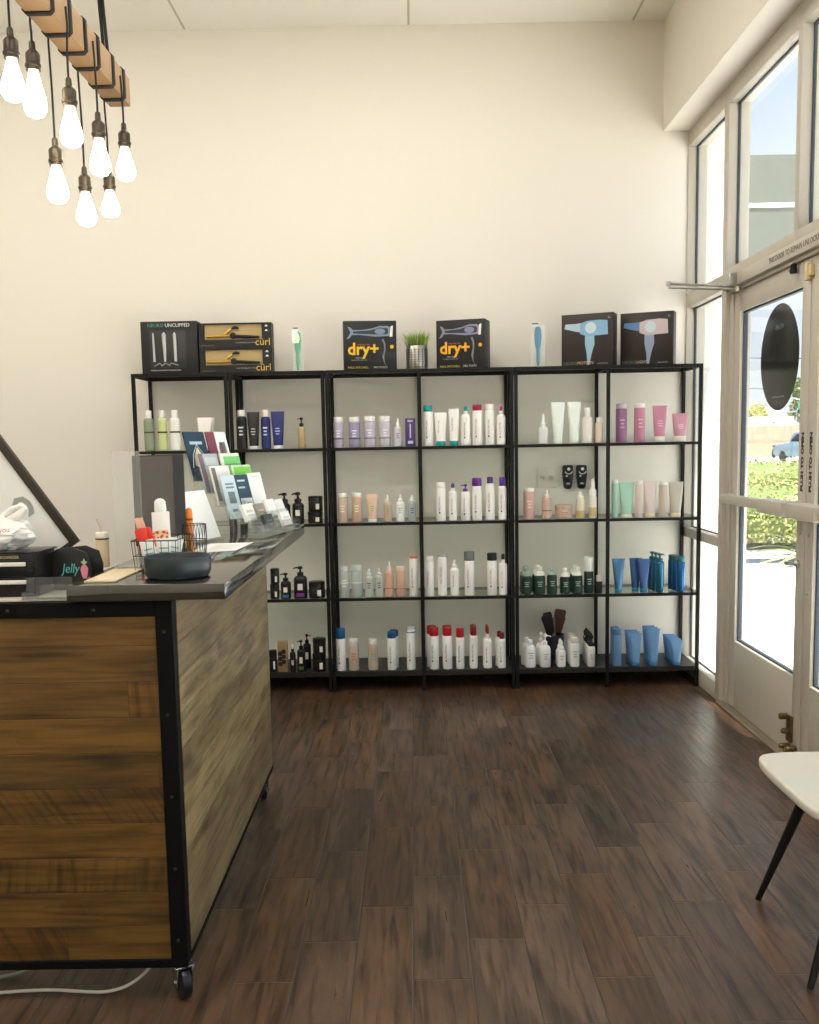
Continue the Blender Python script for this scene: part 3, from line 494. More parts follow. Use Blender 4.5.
    ('bottle', 0.174, 5.4765, 0.1126, 0.053, 0.2294, {'c': (238, 238, 232), 'cap': (182, 26, 34), 'cf': 0.195, 'cw': 0.92, 'vt': (60, 60, 60), 'dot': (40, 40, 40)}, 'white can with scarlet cap, second back in its row, bottom shelf, fourth bay', 'hair products on the bottom shelf of the fourth bay'),
    ('bottle', 0.244, 5.416, 0.1126, 0.046, 0.2244, {'c': (238, 238, 232), 'cap': (176, 20, 36), 'cf': 0.22, 'cw': 0.94, 'vt': (60, 60, 60), 'dot': (40, 40, 40)}, 'short white can with plain red cap, third from left, bottom shelf, fourth bay', 'hair products on the bottom shelf of the fourth bay'),
    ('bottle', 0.318, 5.415, 0.1126, 0.044, 0.2354, {'c': (238, 238, 232), 'cap': (130, 20, 40), 'cf': 0.22, 'cw': 0.74, 'vt': (60, 60, 60), 'dot': (40, 40, 40)}, 'slim white can with dark crimson cap, front one of its row, bottom shelf, fourth bay', 'hair products on the bottom shelf of the fourth bay'),
    ('bottle', 0.318, 5.463, 0.1126, 0.044, 0.2354, {'c': (238, 238, 232), 'cap': (130, 20, 40), 'cf': 0.22, 'cw': 0.74, 'vt': (60, 60, 60), 'dot': (40, 40, 40)}, 'slim white can with dark crimson cap, second back in its row, bottom shelf, fourth bay', 'hair products on the bottom shelf of the fourth bay'),
    ('spray', 0.395, 5.417, 0.1126, 0.048, 0.2334, {'c': (238, 238, 232), 'cap': (130, 24, 40), 'cf': 0.3, 'cw': 0.42, 'vt': (60, 60, 60), 'dot': (40, 40, 40), 'tip': 1}, 'white spray bottle with crimson tip, front one of its row, bottom shelf, fourth bay', 'hair products on the bottom shelf of the fourth bay'),
    ('spray', 0.395, 5.469, 0.1126, 0.048, 0.2334, {'c': (238, 238, 232), 'cap': (130, 24, 40), 'cf': 0.3, 'cw': 0.42, 'vt': (60, 60, 60), 'dot': (40, 40, 40), 'tip': 1}, 'white spray bottle with crimson tip, second back in its row, bottom shelf, fourth bay', 'hair products on the bottom shelf of the fourth bay'),
    ('bottle', 0.473, 5.4155, 0.1126, 0.045, 0.1964, {'c': (238, 238, 232), 'cap': (112, 22, 34), 'cf': 0.17, 'cw': 0.55, 'vt': (60, 60, 60), 'dot': (40, 40, 40)}, 'white can with small maroon cap, front one of its row, bottom shelf, fourth bay', 'hair products on the bottom shelf of the fourth bay'),
    ('bottle', 0.463, 5.4645, 0.1126, 0.045, 0.1964, {'c': (238, 238, 232), 'cap': (112, 22, 34), 'cf': 0.17, 'cw': 0.55, 'vt': (60, 60, 60), 'dot': (40, 40, 40)}, 'white can with small maroon cap, second back in its row, bottom shelf, fourth bay', 'hair products on the bottom shelf of the fourth bay'),
    ('spray', 0.704, 5.419, 1.3336, 0.052, 0.1594, {'c': (206, 204, 198), 'cap': (236, 240, 234), 'cf': 0.42, 'cw': 0.5, 'glass': 1}, 'clear bottle with pointed nozzle, first from left, top shelf, fifth bay', 'hair products on the top shelf of the fifth bay'),
    ('tube', 0.783, 5.4166, 1.3336, 0.076, 0.2214, {'c': (226, 236, 226), 'cap': (226, 232, 220), 'cf': 0.13, 'bw': 0.62}, 'tall white mint printed tube, second from left, top shelf, fifth bay', 'hair products on the top shelf of the fifth bay'),
    ('tube', 0.87, 5.4178, 1.3336, 0.073, 0.2214, {'c': (228, 238, 228), 'cap': (222, 236, 224), 'cf': 0.3, 'bw': 0.68}, 'tall white tube with green print, third from left, top shelf, fifth bay', 'hair products on the top shelf of the fifth bay'),
    ('bottle', 0.941, 5.4195, 1.3336, 0.053, 0.1884, {'c': (232, 222, 212), 'cap': (236, 238, 230), 'cf': 0.25, 'cw': 0.55}, 'blush white bottle with slim cap, fourth from left, top shelf, fifth bay', 'hair products on the top shelf of the fifth bay'),
    ('bottle', 1.004, 5.4135, 1.3336, 0.041, 0.1354, {'c': (228, 204, 184), 'cap': (224, 224, 214), 'cf': 0.17, 'cw': 0.8}, 'small peach bottle with clear cap, fifth from left, top shelf, fifth bay', 'hair products on the top shelf of the fifth bay'),
    ('bottle', 0.627, 5.4235, 0.9296, 0.061, 0.1694, {'c': (206, 160, 146), 'cap': (232, 228, 220), 'cf': 0.12, 'cw': 0.92, 'print': (228, 200, 190), 'flat': 1}, 'dusty pink bottle with white cap, first from left, second shelf, fifth bay', 'hair products on the second shelf of the fifth bay'),
    ('spray', 0.722, 5.4185, 0.9296, 0.051, 0.1564, {'c': (206, 166, 144), 'cap': (230, 216, 204), 'cf': 0.26, 'cw': 0.5, 'band': (90, 80, 76), 'bz': (0.28, 0.31)}, 'dusty pink spray bottle with pale nozzle, second from left, second shelf, fifth bay', 'hair products on the second shelf of the fifth bay'),
    ('jar', 0.818, 5.4405, 0.9296, 0.095, 0.0764, {'c': (206, 174, 146), 'cap': (190, 168, 148), 'print': (90, 80, 70)}, 'sand beige cream jar, third from left, second shelf, fifth bay', 'hair products on the second shelf of the fifth bay'),
    ('spray', 0.904, 5.4165, 0.9296, 0.047, 0.1444, {'c': (222, 208, 180), 'cap': (236, 232, 222), 'cf': 0.22, 'cw': 0.7, 'band': (192, 166, 112), 'bz': (0.05, 0.3)}, 'pearly spray bottle with gold base, fourth from left, second shelf, fifth bay', 'hair products on the second shelf of the fifth bay'),
    ('spray', 0.971, 5.414, 0.9296, 0.042, 0.2114, {'c': (226, 220, 204), 'cap': (238, 236, 230), 'cf': 0.42, 'cw': 0.85, 'band': (198, 178, 130), 'bz': (0.05, 0.28)}, 'tall clear spray bottle with gold base, fifth from left, second shelf, fifth bay', 'hair products on the second shelf of the fifth bay'),
    ('bottle', 0.611, 5.423, 0.5196, 0.06, 0.1484, {'c': (22, 58, 42), 'cap': (150, 166, 152), 'cf': 0.32, 'cw': 0.8, 'print': (150, 180, 160), 'dome': 1}, 'dark green bottle with clear dome cap, front one of its row, third shelf, fifth bay', 'hair products on the third shelf of the fifth bay'),
    ('bottle', 0.611, 5.487, 0.5196, 0.06, 0.1484, {'c': (22, 58, 42), 'cap': (150, 166, 152), 'cf': 0.32, 'cw': 0.8, 'print': (150, 180, 160), 'dome': 1}, 'dark green bottle with clear dome cap, second back in its row, third shelf, fifth bay', 'hair products on the third shelf of the fifth bay'),
    ('bottle', 0.682, 5.4245, 0.5196, 0.063, 0.1504, {'c': (22, 58, 42), 'cap': (224, 226, 212), 'cf': 0.32, 'cw': 0.8, 'print': (150, 180, 160), 'dome': 1}, 'dark green bottle with white shoulder ring, front one of its row, third shelf, fifth bay', 'hair products on the third shelf of the fifth bay'),
    ('bottle', 0.682, 5.4915, 0.5196, 0.063, 0.1504, {'c': (22, 58, 42), 'cap': (224, 226, 212), 'cf': 0.32, 'cw': 0.8, 'print': (150, 180, 160), 'dome': 1}, 'dark green bottle with white shoulder ring, second back in its row, third shelf, fifth bay', 'hair products on the third shelf of the fifth bay'),
    ('bottle', 0.75, 5.42, 0.5196, 0.054, 0.1394, {'c': (22, 58, 42), 'cap': (150, 166, 152), 'cf': 0.24, 'cw': 0.8, 'print': (150, 180, 160), 'dome': 1}, 'slim dark green bottle with clear cap, third from left, third shelf, fifth bay', 'hair products on the third shelf of the fifth bay'),
    ('bottle', 0.822, 5.4215, 0.5196, 0.057, 0.1384, {'c': (22, 58, 42), 'cap': (224, 226, 212), 'cf': 0.32, 'cw': 0.8, 'print': (150, 180, 160), 'dome': 1}, 'dark green bottle with cream shoulder, fourth from left, third shelf, fifth bay', 'hair products on the third shelf of the fifth bay'),
    ('bottle', 0.888, 5.4235, 0.5196, 0.061, 0.1464, {'c': (22, 58, 42), 'cap': (224, 226, 212), 'cf': 0.32, 'cw': 0.8, 'print': (150, 180, 160), 'dome': 1}, 'stout dark green bottle with white shoulder, front one of its row, third shelf, fifth bay', 'hair products on the third shelf of the fifth bay'),
    ('bottle', 0.888, 5.4885, 0.5196, 0.061, 0.1464, {'c': (22, 58, 42), 'cap': (224, 226, 212), 'cf': 0.32, 'cw': 0.8, 'print': (150, 180, 160), 'dome': 1}, 'stout dark green bottle with white shoulder, second back in its row, third shelf, fifth bay', 'hair products on the third shelf of the fifth bay'),
    ('bottle', 0.951, 5.419, 0.5196, 0.052, 0.1994, {'c': (26, 56, 44), 'cap': (232, 236, 228), 'cf': 0.4, 'cw': 0.9, 'print': (150, 180, 160)}, 'tall dark green can with long white cap, sixth from left, third shelf, fifth bay', 'hair products on the third shelf of the fifth bay'),
    ('jar', 1.007, 5.4095, 0.5196, 0.033, 0.0994, {'c': (34, 38, 34), 'cap': (210, 210, 200)}, 'tiny dark bottle beside the centre post, seventh from left, third shelf, fifth bay', 'hair products on the third shelf of the fifth bay'),
    ('bottle', 0.631, 5.4235, 0.1126, 0.061, 0.1544, {'c': (236, 236, 232), 'cap': (238, 238, 234), 'cf': 0.2, 'cw': 0.45, 'print': (170, 175, 170), 'rs': 1}, 'white round shouldered bottle with narrow cap, front one of its row, bottom shelf, fifth bay', 'hair products on the bottom shelf of the fifth bay'),
    ('bottle', 0.617, 5.4885, 0.1126, 0.061, 0.1544, {'c': (236, 236, 232), 'cap': (238, 238, 234), 'cf': 0.2, 'cw': 0.45, 'print': (170, 175, 170), 'rs': 1}, 'white round shouldered bottle with narrow cap, second back in its row, bottom shelf, fifth bay', 'hair products on the bottom shelf of the fifth bay'),
    ('pump', 0.712, 5.424, 0.1126, 0.062, 0.1814, {'c': (236, 236, 232), 'cap': (240, 240, 236), 'cf': 0.33, 'cw': 0.4, 'spout': 1, 'print': (170, 175, 170), 'rs': 1}, 'white pump bottle with thin spout, front one of its row, bottom shelf, fifth bay', 'hair products on the bottom shelf of the fifth bay'),
    ('pump', 0.698, 5.49, 0.1126, 0.062, 0.1814, {'c': (236, 236, 232), 'cap': (240, 240, 236), 'cf': 0.33, 'cw': 0.4, 'spout': 1, 'print': (170, 175, 170), 'rs': 1}, 'white pump bottle with thin spout, second back in its row, bottom shelf, fifth bay', 'hair products on the bottom shelf of the fifth bay'),
    ('spray', 0.801, 5.417, 0.1126, 0.048, 0.1464, {'c': (236, 236, 232), 'cap': (240, 240, 236), 'cf': 0.36, 'cw': 0.6, 'print': (170, 175, 170), 'rs': 1}, 'short white spray bottle with white nozzle, front one of its row, bottom shelf, fifth bay', 'hair products on the bottom shelf of the fifth bay'),
    ('spray', 0.801, 5.469, 0.1126, 0.048, 0.1464, {'c': (236, 236, 232), 'cap': (240, 240, 236), 'cf': 0.36, 'cw': 0.6, 'print': (170, 175, 170), 'rs': 1}, 'short white spray bottle with white nozzle, second back in its row, bottom shelf, fifth bay', 'hair products on the bottom shelf of the fifth bay'),
    ('bottle', 0.874, 5.4195, 0.1126, 0.053, 0.1634, {'c': (232, 232, 226), 'cap': (214, 206, 198), 'cf': 0.2, 'cw': 0.8, 'print': (160, 170, 160)}, 'white bottle with pearly domed cap, front one of its row, bottom shelf, fifth bay', 'hair products on the bottom shelf of the fifth bay'),
    ('bottle', 0.874, 5.4765, 0.1126, 0.053, 0.1634, {'c': (232, 232, 226), 'cap': (214, 206, 198), 'cf': 0.2, 'cw': 0.8, 'print': (160, 170, 160)}, 'white bottle with pearly domed cap, second back in its row, bottom shelf, fifth bay', 'hair products on the bottom shelf of the fifth bay'),
    ('bottle', 0.874, 5.5335, 0.1126, 0.053, 0.1634, {'c': (232, 232, 226), 'cap': (214, 206, 198), 'cf': 0.2, 'cw': 0.8, 'print': (160, 170, 160)}, 'white bottle with pearly domed cap, third back in its row, bottom shelf, fifth bay', 'hair products on the bottom shelf of the fifth bay'),
    ('trigger', 0.964, 5.415, 0.1126, 0.044, 0.1884, {'c': (232, 230, 222), 'cap': (24, 24, 26), 'cf': 0.4, 'cw': 0.7, 'print': (170, 165, 160)}, 'white trigger spray bottle with black head, front one of its row, bottom shelf, fifth bay', 'hair products on the bottom shelf of the fifth bay'),
    ('trigger', 0.964, 5.463, 0.1126, 0.044, 0.1884, {'c': (232, 230, 222), 'cap': (24, 24, 26), 'cf': 0.4, 'cw': 0.7, 'print': (170, 165, 160)}, 'white trigger spray bottle with black head, second back in its row, bottom shelf, fifth bay', 'hair products on the bottom shelf of the fifth bay'),
    ('trigger', 0.964, 5.511, 0.1126, 0.044, 0.1884, {'c': (232, 230, 222), 'cap': (24, 24, 26), 'cf': 0.4, 'cw': 0.7, 'print': (170, 165, 160)}, 'white trigger spray bottle with black head, third back in its row, bottom shelf, fifth bay', 'hair products on the bottom shelf of the fifth bay'),
    ('trigger', 0.964, 5.559, 0.1126, 0.044, 0.1884, {'c': (232, 230, 222), 'cap': (24, 24, 26), 'cf': 0.4, 'cw': 0.7, 'print': (170, 165, 160)}, 'white trigger spray bottle with black head, fourth back in its row, bottom shelf, fifth bay', 'hair products on the bottom shelf of the fifth bay'),
    ('bottle', 1.124, 5.4225, 1.3336, 0.059, 0.2074, {'c': (152, 98, 136), 'cap': (190, 180, 190), 'cf': 0.13, 'cw': 0.95, 'flat': 1, 'print': (200, 160, 190)}, 'mauve purple bottle with clear cap, first from left, top shelf, sixth bay', 'hair products on the top shelf of the sixth bay'),
    ('bottle', 1.222, 5.4225, 1.3336, 0.059, 0.2054, {'c': (198, 124, 150), 'cap': (236, 230, 224), 'cf': 0.11, 'cw': 0.95, 'flat': 1, 'print': (228, 180, 200)}, 'rose pink bottle with white cap, second from left, top shelf, sixth bay', 'hair products on the top shelf of the sixth bay'),
    ('tube', 1.329, 5.4211, 1.3336, 0.078, 0.1934, {'c': (206, 128, 154), 'cap': (234, 228, 212), 'cf': 0.15, 'bw': 0.72, 'print': (232, 190, 205)}, 'tall pink squeeze tube with cream cap, third from left, top shelf, sixth bay', 'hair products on the top shelf of the sixth bay'),
    ('tube', 1.439, 5.4243, 1.3336, 0.087, 0.1504, {'c': (210, 142, 164), 'cap': (234, 228, 212), 'cf': 0.2, 'bw': 0.72, 'print': (236, 200, 212)}, 'short pink squeeze tube with cream cap, fourth from left, top shelf, sixth bay', 'hair products on the top shelf of the sixth bay'),
    ('bottle', 1.089, 5.411, 0.9296, 0.036, 0.2064, {'c': (150, 206, 178), 'cap': (222, 232, 224), 'cf': 0.1, 'cw': 0.9}, 'slim mint green bottle with pale cap, first from left, second shelf, sixth bay', 'hair products on the second shelf of the sixth bay'),
    ('tube', 1.155, 5.4229, 0.9296, 0.083, 0.1904, {'c': (158, 212, 186), 'cap': (232, 226, 196), 'cf': 0.1, 'bw': 0.72}, 'wide mint green squeeze tube, second from left, second shelf, sixth bay', 'hair products on the second shelf of the sixth bay'),
    ('bottle', 1.219, 5.413, 0.9296, 0.04, 0.1994, {'c': (222, 198, 184), 'cap': (232, 230, 224), 'cf': 0.1, 'cw': 0.9}, 'slim blush bottle with white cap, third from left, second shelf, sixth bay', 'hair products on the second shelf of the sixth bay'),
    ('tube', 1.28, 5.4193, 0.9296, 0.071, 0.1924, {'c': (224, 202, 196), 'cap': (232, 218, 176), 'cf': 0.12, 'bw': 0.74}, 'wide blush pink squeeze tube, fourth from left, second shelf, sixth bay', 'hair products on the second shelf of the sixth bay'),
    ('bottle', 1.351, 5.4165, 0.9296, 0.047, 0.1924, {'c': (206, 190, 166), 'cap': (232, 230, 222), 'cf': 0.1, 'cw': 0.9}, 'sand beige bottle with white cap, fifth from left, second shelf, sixth bay', 'hair products on the second shelf of the sixth bay'),
    ('tube', 1.42, 5.4202, 0.9296, 0.08, 0.1884, {'c': (196, 188, 168), 'cap': (232, 222, 190), 'cf': 0.12, 'bw': 0.68}, 'wide greige squeeze tube, sixth from left, second shelf, sixth bay', 'hair products on the second shelf of the sixth bay'),
    ('tube', 1.111, 5.4125, 0.5196, 0.071, 0.1874, {'c': (74, 130, 180), 'cap': (40, 130, 150), 'cf': 0.12, 'bw': 0.55, 'metal': 1}, 'metallic blue squeeze tube standing alone, first from left, third shelf, sixth bay', 'hair products on the third shelf of the sixth bay'),
    ('tube', 1.249, 5.4127, 0.5196, 0.068, 0.1844, {'c': (62, 104, 172), 'cap': (40, 120, 150), 'cf': 0.12, 'bw': 0.58, 'metal': 1}, 'shiny cobalt blue squeeze tube, front one of its row, third shelf, sixth bay', 'hair products on the third shelf of the sixth bay'),
    ('tube', 1.213, 5.4562, 0.5196, 0.068, 0.1844, {'c': (62, 104, 172), 'cap': (40, 120, 150), 'cf': 0.12, 'bw': 0.58, 'metal': 1}, 'shiny cobalt blue squeeze tube, second back in its row, third shelf, sixth bay', 'hair products on the third shelf of the sixth bay'),
    ('pump', 1.337, 5.416, 0.5196, 0.046, 0.2124, {'c': (38, 120, 160), 'cap': (54, 110, 120), 'cf': 0.2, 'cw': 0.7, 'spout': 1, 'metal': 1}, 'teal blue pump bottle, front one of its row, third shelf, sixth bay', 'hair products on the third shelf of the sixth bay'),
    ('pump', 1.328, 5.466, 0.5196, 0.046, 0.2124, {'c': (38, 120, 160), 'cap': (54, 110, 120), 'cf': 0.2, 'cw': 0.7, 'spout': 1, 'metal': 1}, 'teal blue pump bottle, second back in its row, third shelf, sixth bay', 'hair products on the third shelf of the sixth bay'),
    ('pump', 1.319, 5.516, 0.5196, 0.046, 0.2124, {'c': (38, 120, 160), 'cap': (54, 110, 120), 'cf': 0.2, 'cw': 0.7, 'spout': 1, 'metal': 1}, 'teal blue pump bottle, third back in its row, third shelf, sixth bay', 'hair products on the third shelf of the sixth bay'),
    ('bottle', 1.451, 5.417, 0.5196, 0.048, 0.1924, {'c': (26, 104, 172), 'cap': (54, 116, 130), 'cf': 0.15, 'cw': 0.92, 'metal': 1, 'flat': 1}, 'bright blue bottle with teal cap, front one of its row, third shelf, sixth bay', 'hair products on the third shelf of the sixth bay'),
    ('bottle', 1.442, 5.469, 0.5196, 0.048, 0.1924, {'c': (26, 104, 172), 'cap': (54, 116, 130), 'cf': 0.15, 'cw': 0.92, 'metal': 1, 'flat': 1}, 'bright blue bottle with teal cap, second back in its row, third shelf, sixth bay', 'hair products on the third shelf of the sixth bay'),
    ('bottle', 1.433, 5.521, 0.5196, 0.048, 0.1924, {'c': (26, 104, 172), 'cap': (54, 116, 130), 'cf': 0.15, 'cw': 0.92, 'metal': 1, 'flat': 1}, 'bright blue bottle with teal cap, third back in its row, third shelf, sixth bay', 'hair products on the third shelf of the sixth bay'),
    ('bottle', 1.106, 5.4185, 0.1126, 0.051, 0.2074, {'c': (92, 140, 190), 'cap': (78, 126, 172), 'cf': 0.17, 'cw': 0.95, 'flat': 1}, 'steel blue bottle with matching cap, front one of its row, bottom shelf, sixth bay', 'hair products on the bottom shelf of the sixth bay'),
    ('bottle', 1.106, 5.4735, 0.1126, 0.051, 0.2074, {'c': (92, 140, 190), 'cap': (78, 126, 172), 'cf': 0.17, 'cw': 0.95, 'flat': 1}, 'steel blue bottle with matching cap, second back in its row, bottom shelf, sixth bay', 'hair products on the bottom shelf of the sixth bay'),
    ('tube', 1.209, 5.4158, 0.1126, 0.069, 0.1804, {'c': (96, 152, 208), 'cap': (60, 120, 170), 'cf': 0.12, 'bw': 0.66}, 'sky blue squeeze tube of medium height, front one of its row, bottom shelf, sixth bay', 'hair products on the bottom shelf of the sixth bay'),
    ('tube', 1.206, 5.4653, 0.1126, 0.069, 0.1804, {'c': (96, 152, 208), 'cap': (60, 120, 170), 'cf': 0.12, 'bw': 0.66}, 'sky blue squeeze tube of medium height, second back in its row, bottom shelf, sixth bay', 'hair products on the bottom shelf of the sixth bay'),
    ('tube', 1.203, 5.5149, 0.1126, 0.069, 0.1804, {'c': (96, 152, 208), 'cap': (60, 120, 170), 'cf': 0.12, 'bw': 0.66}, 'sky blue squeeze tube of medium height, third back in its row, bottom shelf, sixth bay', 'hair products on the bottom shelf of the sixth bay'),
    ('tube', 1.308, 5.4148, 0.1126, 0.068, 0.2044, {'c': (92, 148, 206), 'cap': (66, 126, 176), 'cf': 0.12, 'bw': 0.64}, 'tall sky blue squeeze tube, front one of its row, bottom shelf, sixth bay', 'hair products on the bottom shelf of the sixth bay'),
    ('tube', 1.304, 5.4623, 0.1126, 0.068, 0.2044, {'c': (92, 148, 206), 'cap': (66, 126, 176), 'cf': 0.12, 'bw': 0.64}, 'tall sky blue squeeze tube, second back in its row, bottom shelf, sixth bay', 'hair products on the bottom shelf of the sixth bay'),
    ('tube', 1.3, 5.5098, 0.1126, 0.068, 0.2044, {'c': (92, 148, 206), 'cap': (66, 126, 176), 'cf': 0.12, 'bw': 0.64}, 'tall sky blue squeeze tube, third back in its row, bottom shelf, sixth bay', 'hair products on the bottom shelf of the sixth bay'),
    ('tube', 1.434, 5.4135, 0.1126, 0.066, 0.1384, {'c': (98, 154, 208), 'cap': (60, 120, 170), 'cf': 0.14, 'bw': 0.62}, 'short sky blue squeeze tube, front one of its row, bottom shelf, sixth bay', 'hair products on the bottom shelf of the sixth bay'),
    ('tube', 1.434, 5.4584, 0.1126, 0.066, 0.1384, {'c': (98, 154, 208), 'cap': (60, 120, 170), 'cf': 0.14, 'bw': 0.62}, 'short sky blue squeeze tube, second back in its row, bottom shelf, sixth bay', 'hair products on the bottom shelf of the sixth bay'),
    ('tube', 1.434, 5.5033, 0.1126, 0.066, 0.1384, {'c': (98, 154, 208), 'cap': (60, 120, 170), 'cf': 0.14, 'bw': 0.62}, 'short sky blue squeeze tube, third back in its row, bottom shelf, sixth bay', 'hair products on the bottom shelf of the sixth bay'),
    ('tube', 1.434, 5.5482, 0.1126, 0.066, 0.1384, {'c': (98, 154, 208), 'cap': (60, 120, 170), 'cf': 0.14, 'bw': 0.62}, 'short sky blue squeeze tube, fourth back in its row, bottom shelf, sixth bay', 'hair products on the bottom shelf of the sixth bay'),
    ('tube', 1.434, 5.5931, 0.1126, 0.066, 0.1384, {'c': (98, 154, 208), 'cap': (60, 120, 170), 'cf': 0.14, 'bw': 0.62}, 'short sky blue squeeze tube, fifth back in its row, bottom shelf, sixth bay', 'hair products on the bottom shelf of the sixth bay'),
]
# ------------------------------------------------------------------ shelving units
SY0, SY1, SH = 5.377, 5.737, 1.742
LEVELS = (1.333, .929, .519)
P = .0185
def shelving(name, label, x0, x1, mid):
    t = thing(name, label, 'shelving unit', (x0, SY0, 0), group='black metal and glass shelving units along the back wall')
    w = x1 - x0; d = SY1 - SY0
    xs = [(0, P), (w - P, w)] + ([(w / 2 - P / 2, w / 2 + P / 2)] if mid else [])
    for a, b in xs:
        for y in (0, d - P): MB().box(a, b, y, y + P, 0, SH - P).build('post', BLACK, t, bevel=.0012, seg=1)
    tf = MB()
    for y in (0, d - P): tf.box(0, w, y, y + P, SH - P, SH)
    for a, b in xs: tf.box(a, b, P, d - P, SH - P, SH)
    tf.build('top_frame', BLACK, t, smooth=False)
    MB().box(.002, w - .002, .002, d - .002, SH - P + .0115, SH - .0012).build('top_panel', TOPGLASS, t, smooth=False)
    for z in LEVELS:
        r = MB()
        for y in (0.0005, d - P + .0005): r.box(P * .9, w - P * .9, y, y + P - .001, z - .016, z - .0003)
        for a, b in ((.001, P - .001), (w - P + .001, w - .001)): r.box(a, b, P * .9, d - P * .9, z - .016, z - .0003)
        rl = r.build('shelf_rail', BLACK, t, smooth=False)
        MB().box(.004, w - .004, .003, d - .003, z - .0058, z).build('glass_shelf', SHELFGLASS, rl, smooth=False)
    b = MB(); zb = .112
    b.box(.002, w - .002, .001, d - .001, zb - .012, zb); b.box(.002, w - .002, .0008, .012, zb - .024, zb - .012); b.box(.002, w - .002, d - .012, d - .001, zb - .024, zb - .012)
    b.build('bottom_shelf', mat((36, 33, 31), .42, key='black_sheet'), t, smooth=False)
    fr = MB()
    for a, c in xs[:2]: MB().box(a + .0006, c - .0006, P, d - P, .005, .02).build('foot_rail', BLACK, t, smooth=False)
    pass
    return t
X0 = -1.4855
shelving('shelving_unit', 'narrow black shelving unit at the left end, behind the monitor', X0, X0 + .51, False)
shelving('shelving_unit', 'narrow black shelving unit with dark pump bottles and jars', X0 + .514, X0 + 1.024, False)
shelving('shelving_unit', 'wide black shelving unit carrying two yellow lettered dryer boxes', X0 + 1.028, X0 + 2.028, True)
shelving('shelving_unit', 'wide black shelving unit next to the window', X0 + 2.032, X0 + 3.032, True)

# ------------------------------------------------------------------ hair products
LETTER = {}
def lettermat(c): return mat(c, .6, key=('let', tuple(c)))
def vtext(t, z0, h, rfront, c, dot, w):
    o = text('lettering', 'PAUL MITCHELL', .0155, (-w * .16, -rfront - .0006, z0), (PI / 2, -PI / 2, 0), lettermat(c), t, ax='LEFT', ext=.0001)
    L = .0155 * 8.2; s = h / L; o.scale = (s, min(s, 1.0), 1)
    if dot: MB().box(-w * .16 - .0035, -w * .16 + .0035, -rfront - .0008, -rfront, z0 - .016, z0 - .007).build('logo_mark', lettermat(dot), t, smooth=False)
_PM = {}
def soft(c, k=.22):
    g = sum(c) / 3; return tuple(int(v * (1 - k) + g * k) for v in c)
def pmat(c, o, rough=.38):
    c = soft(c)
    if o.get('glass'):
        k = ('clearpl', tuple(c))
        if k not in _PM:
            _PM[k] = glass_mat('clear_%d_%d_%d' % tuple(c), tuple(min(255, int(v * .35 + 150)) for v in c), haze=.62, hazec=tuple(min(255, v + 62) for v in c))
        return _PM[k]
    if o.get('metal'): return mat(c, .26, .55)
    return mat(c, rough, spec=.45)
def rnd(prof, r, z0, z1, e):
    """side profile of a cylinder with rounded ends"""
    return [(0, z0), (r - e, z0), (r - e * .3, z0 + e * .3), (r, z0 + e), (r, z1 - e), (r - e * .3, z1 - e * .3), (r - e, z1), (0, z1)]
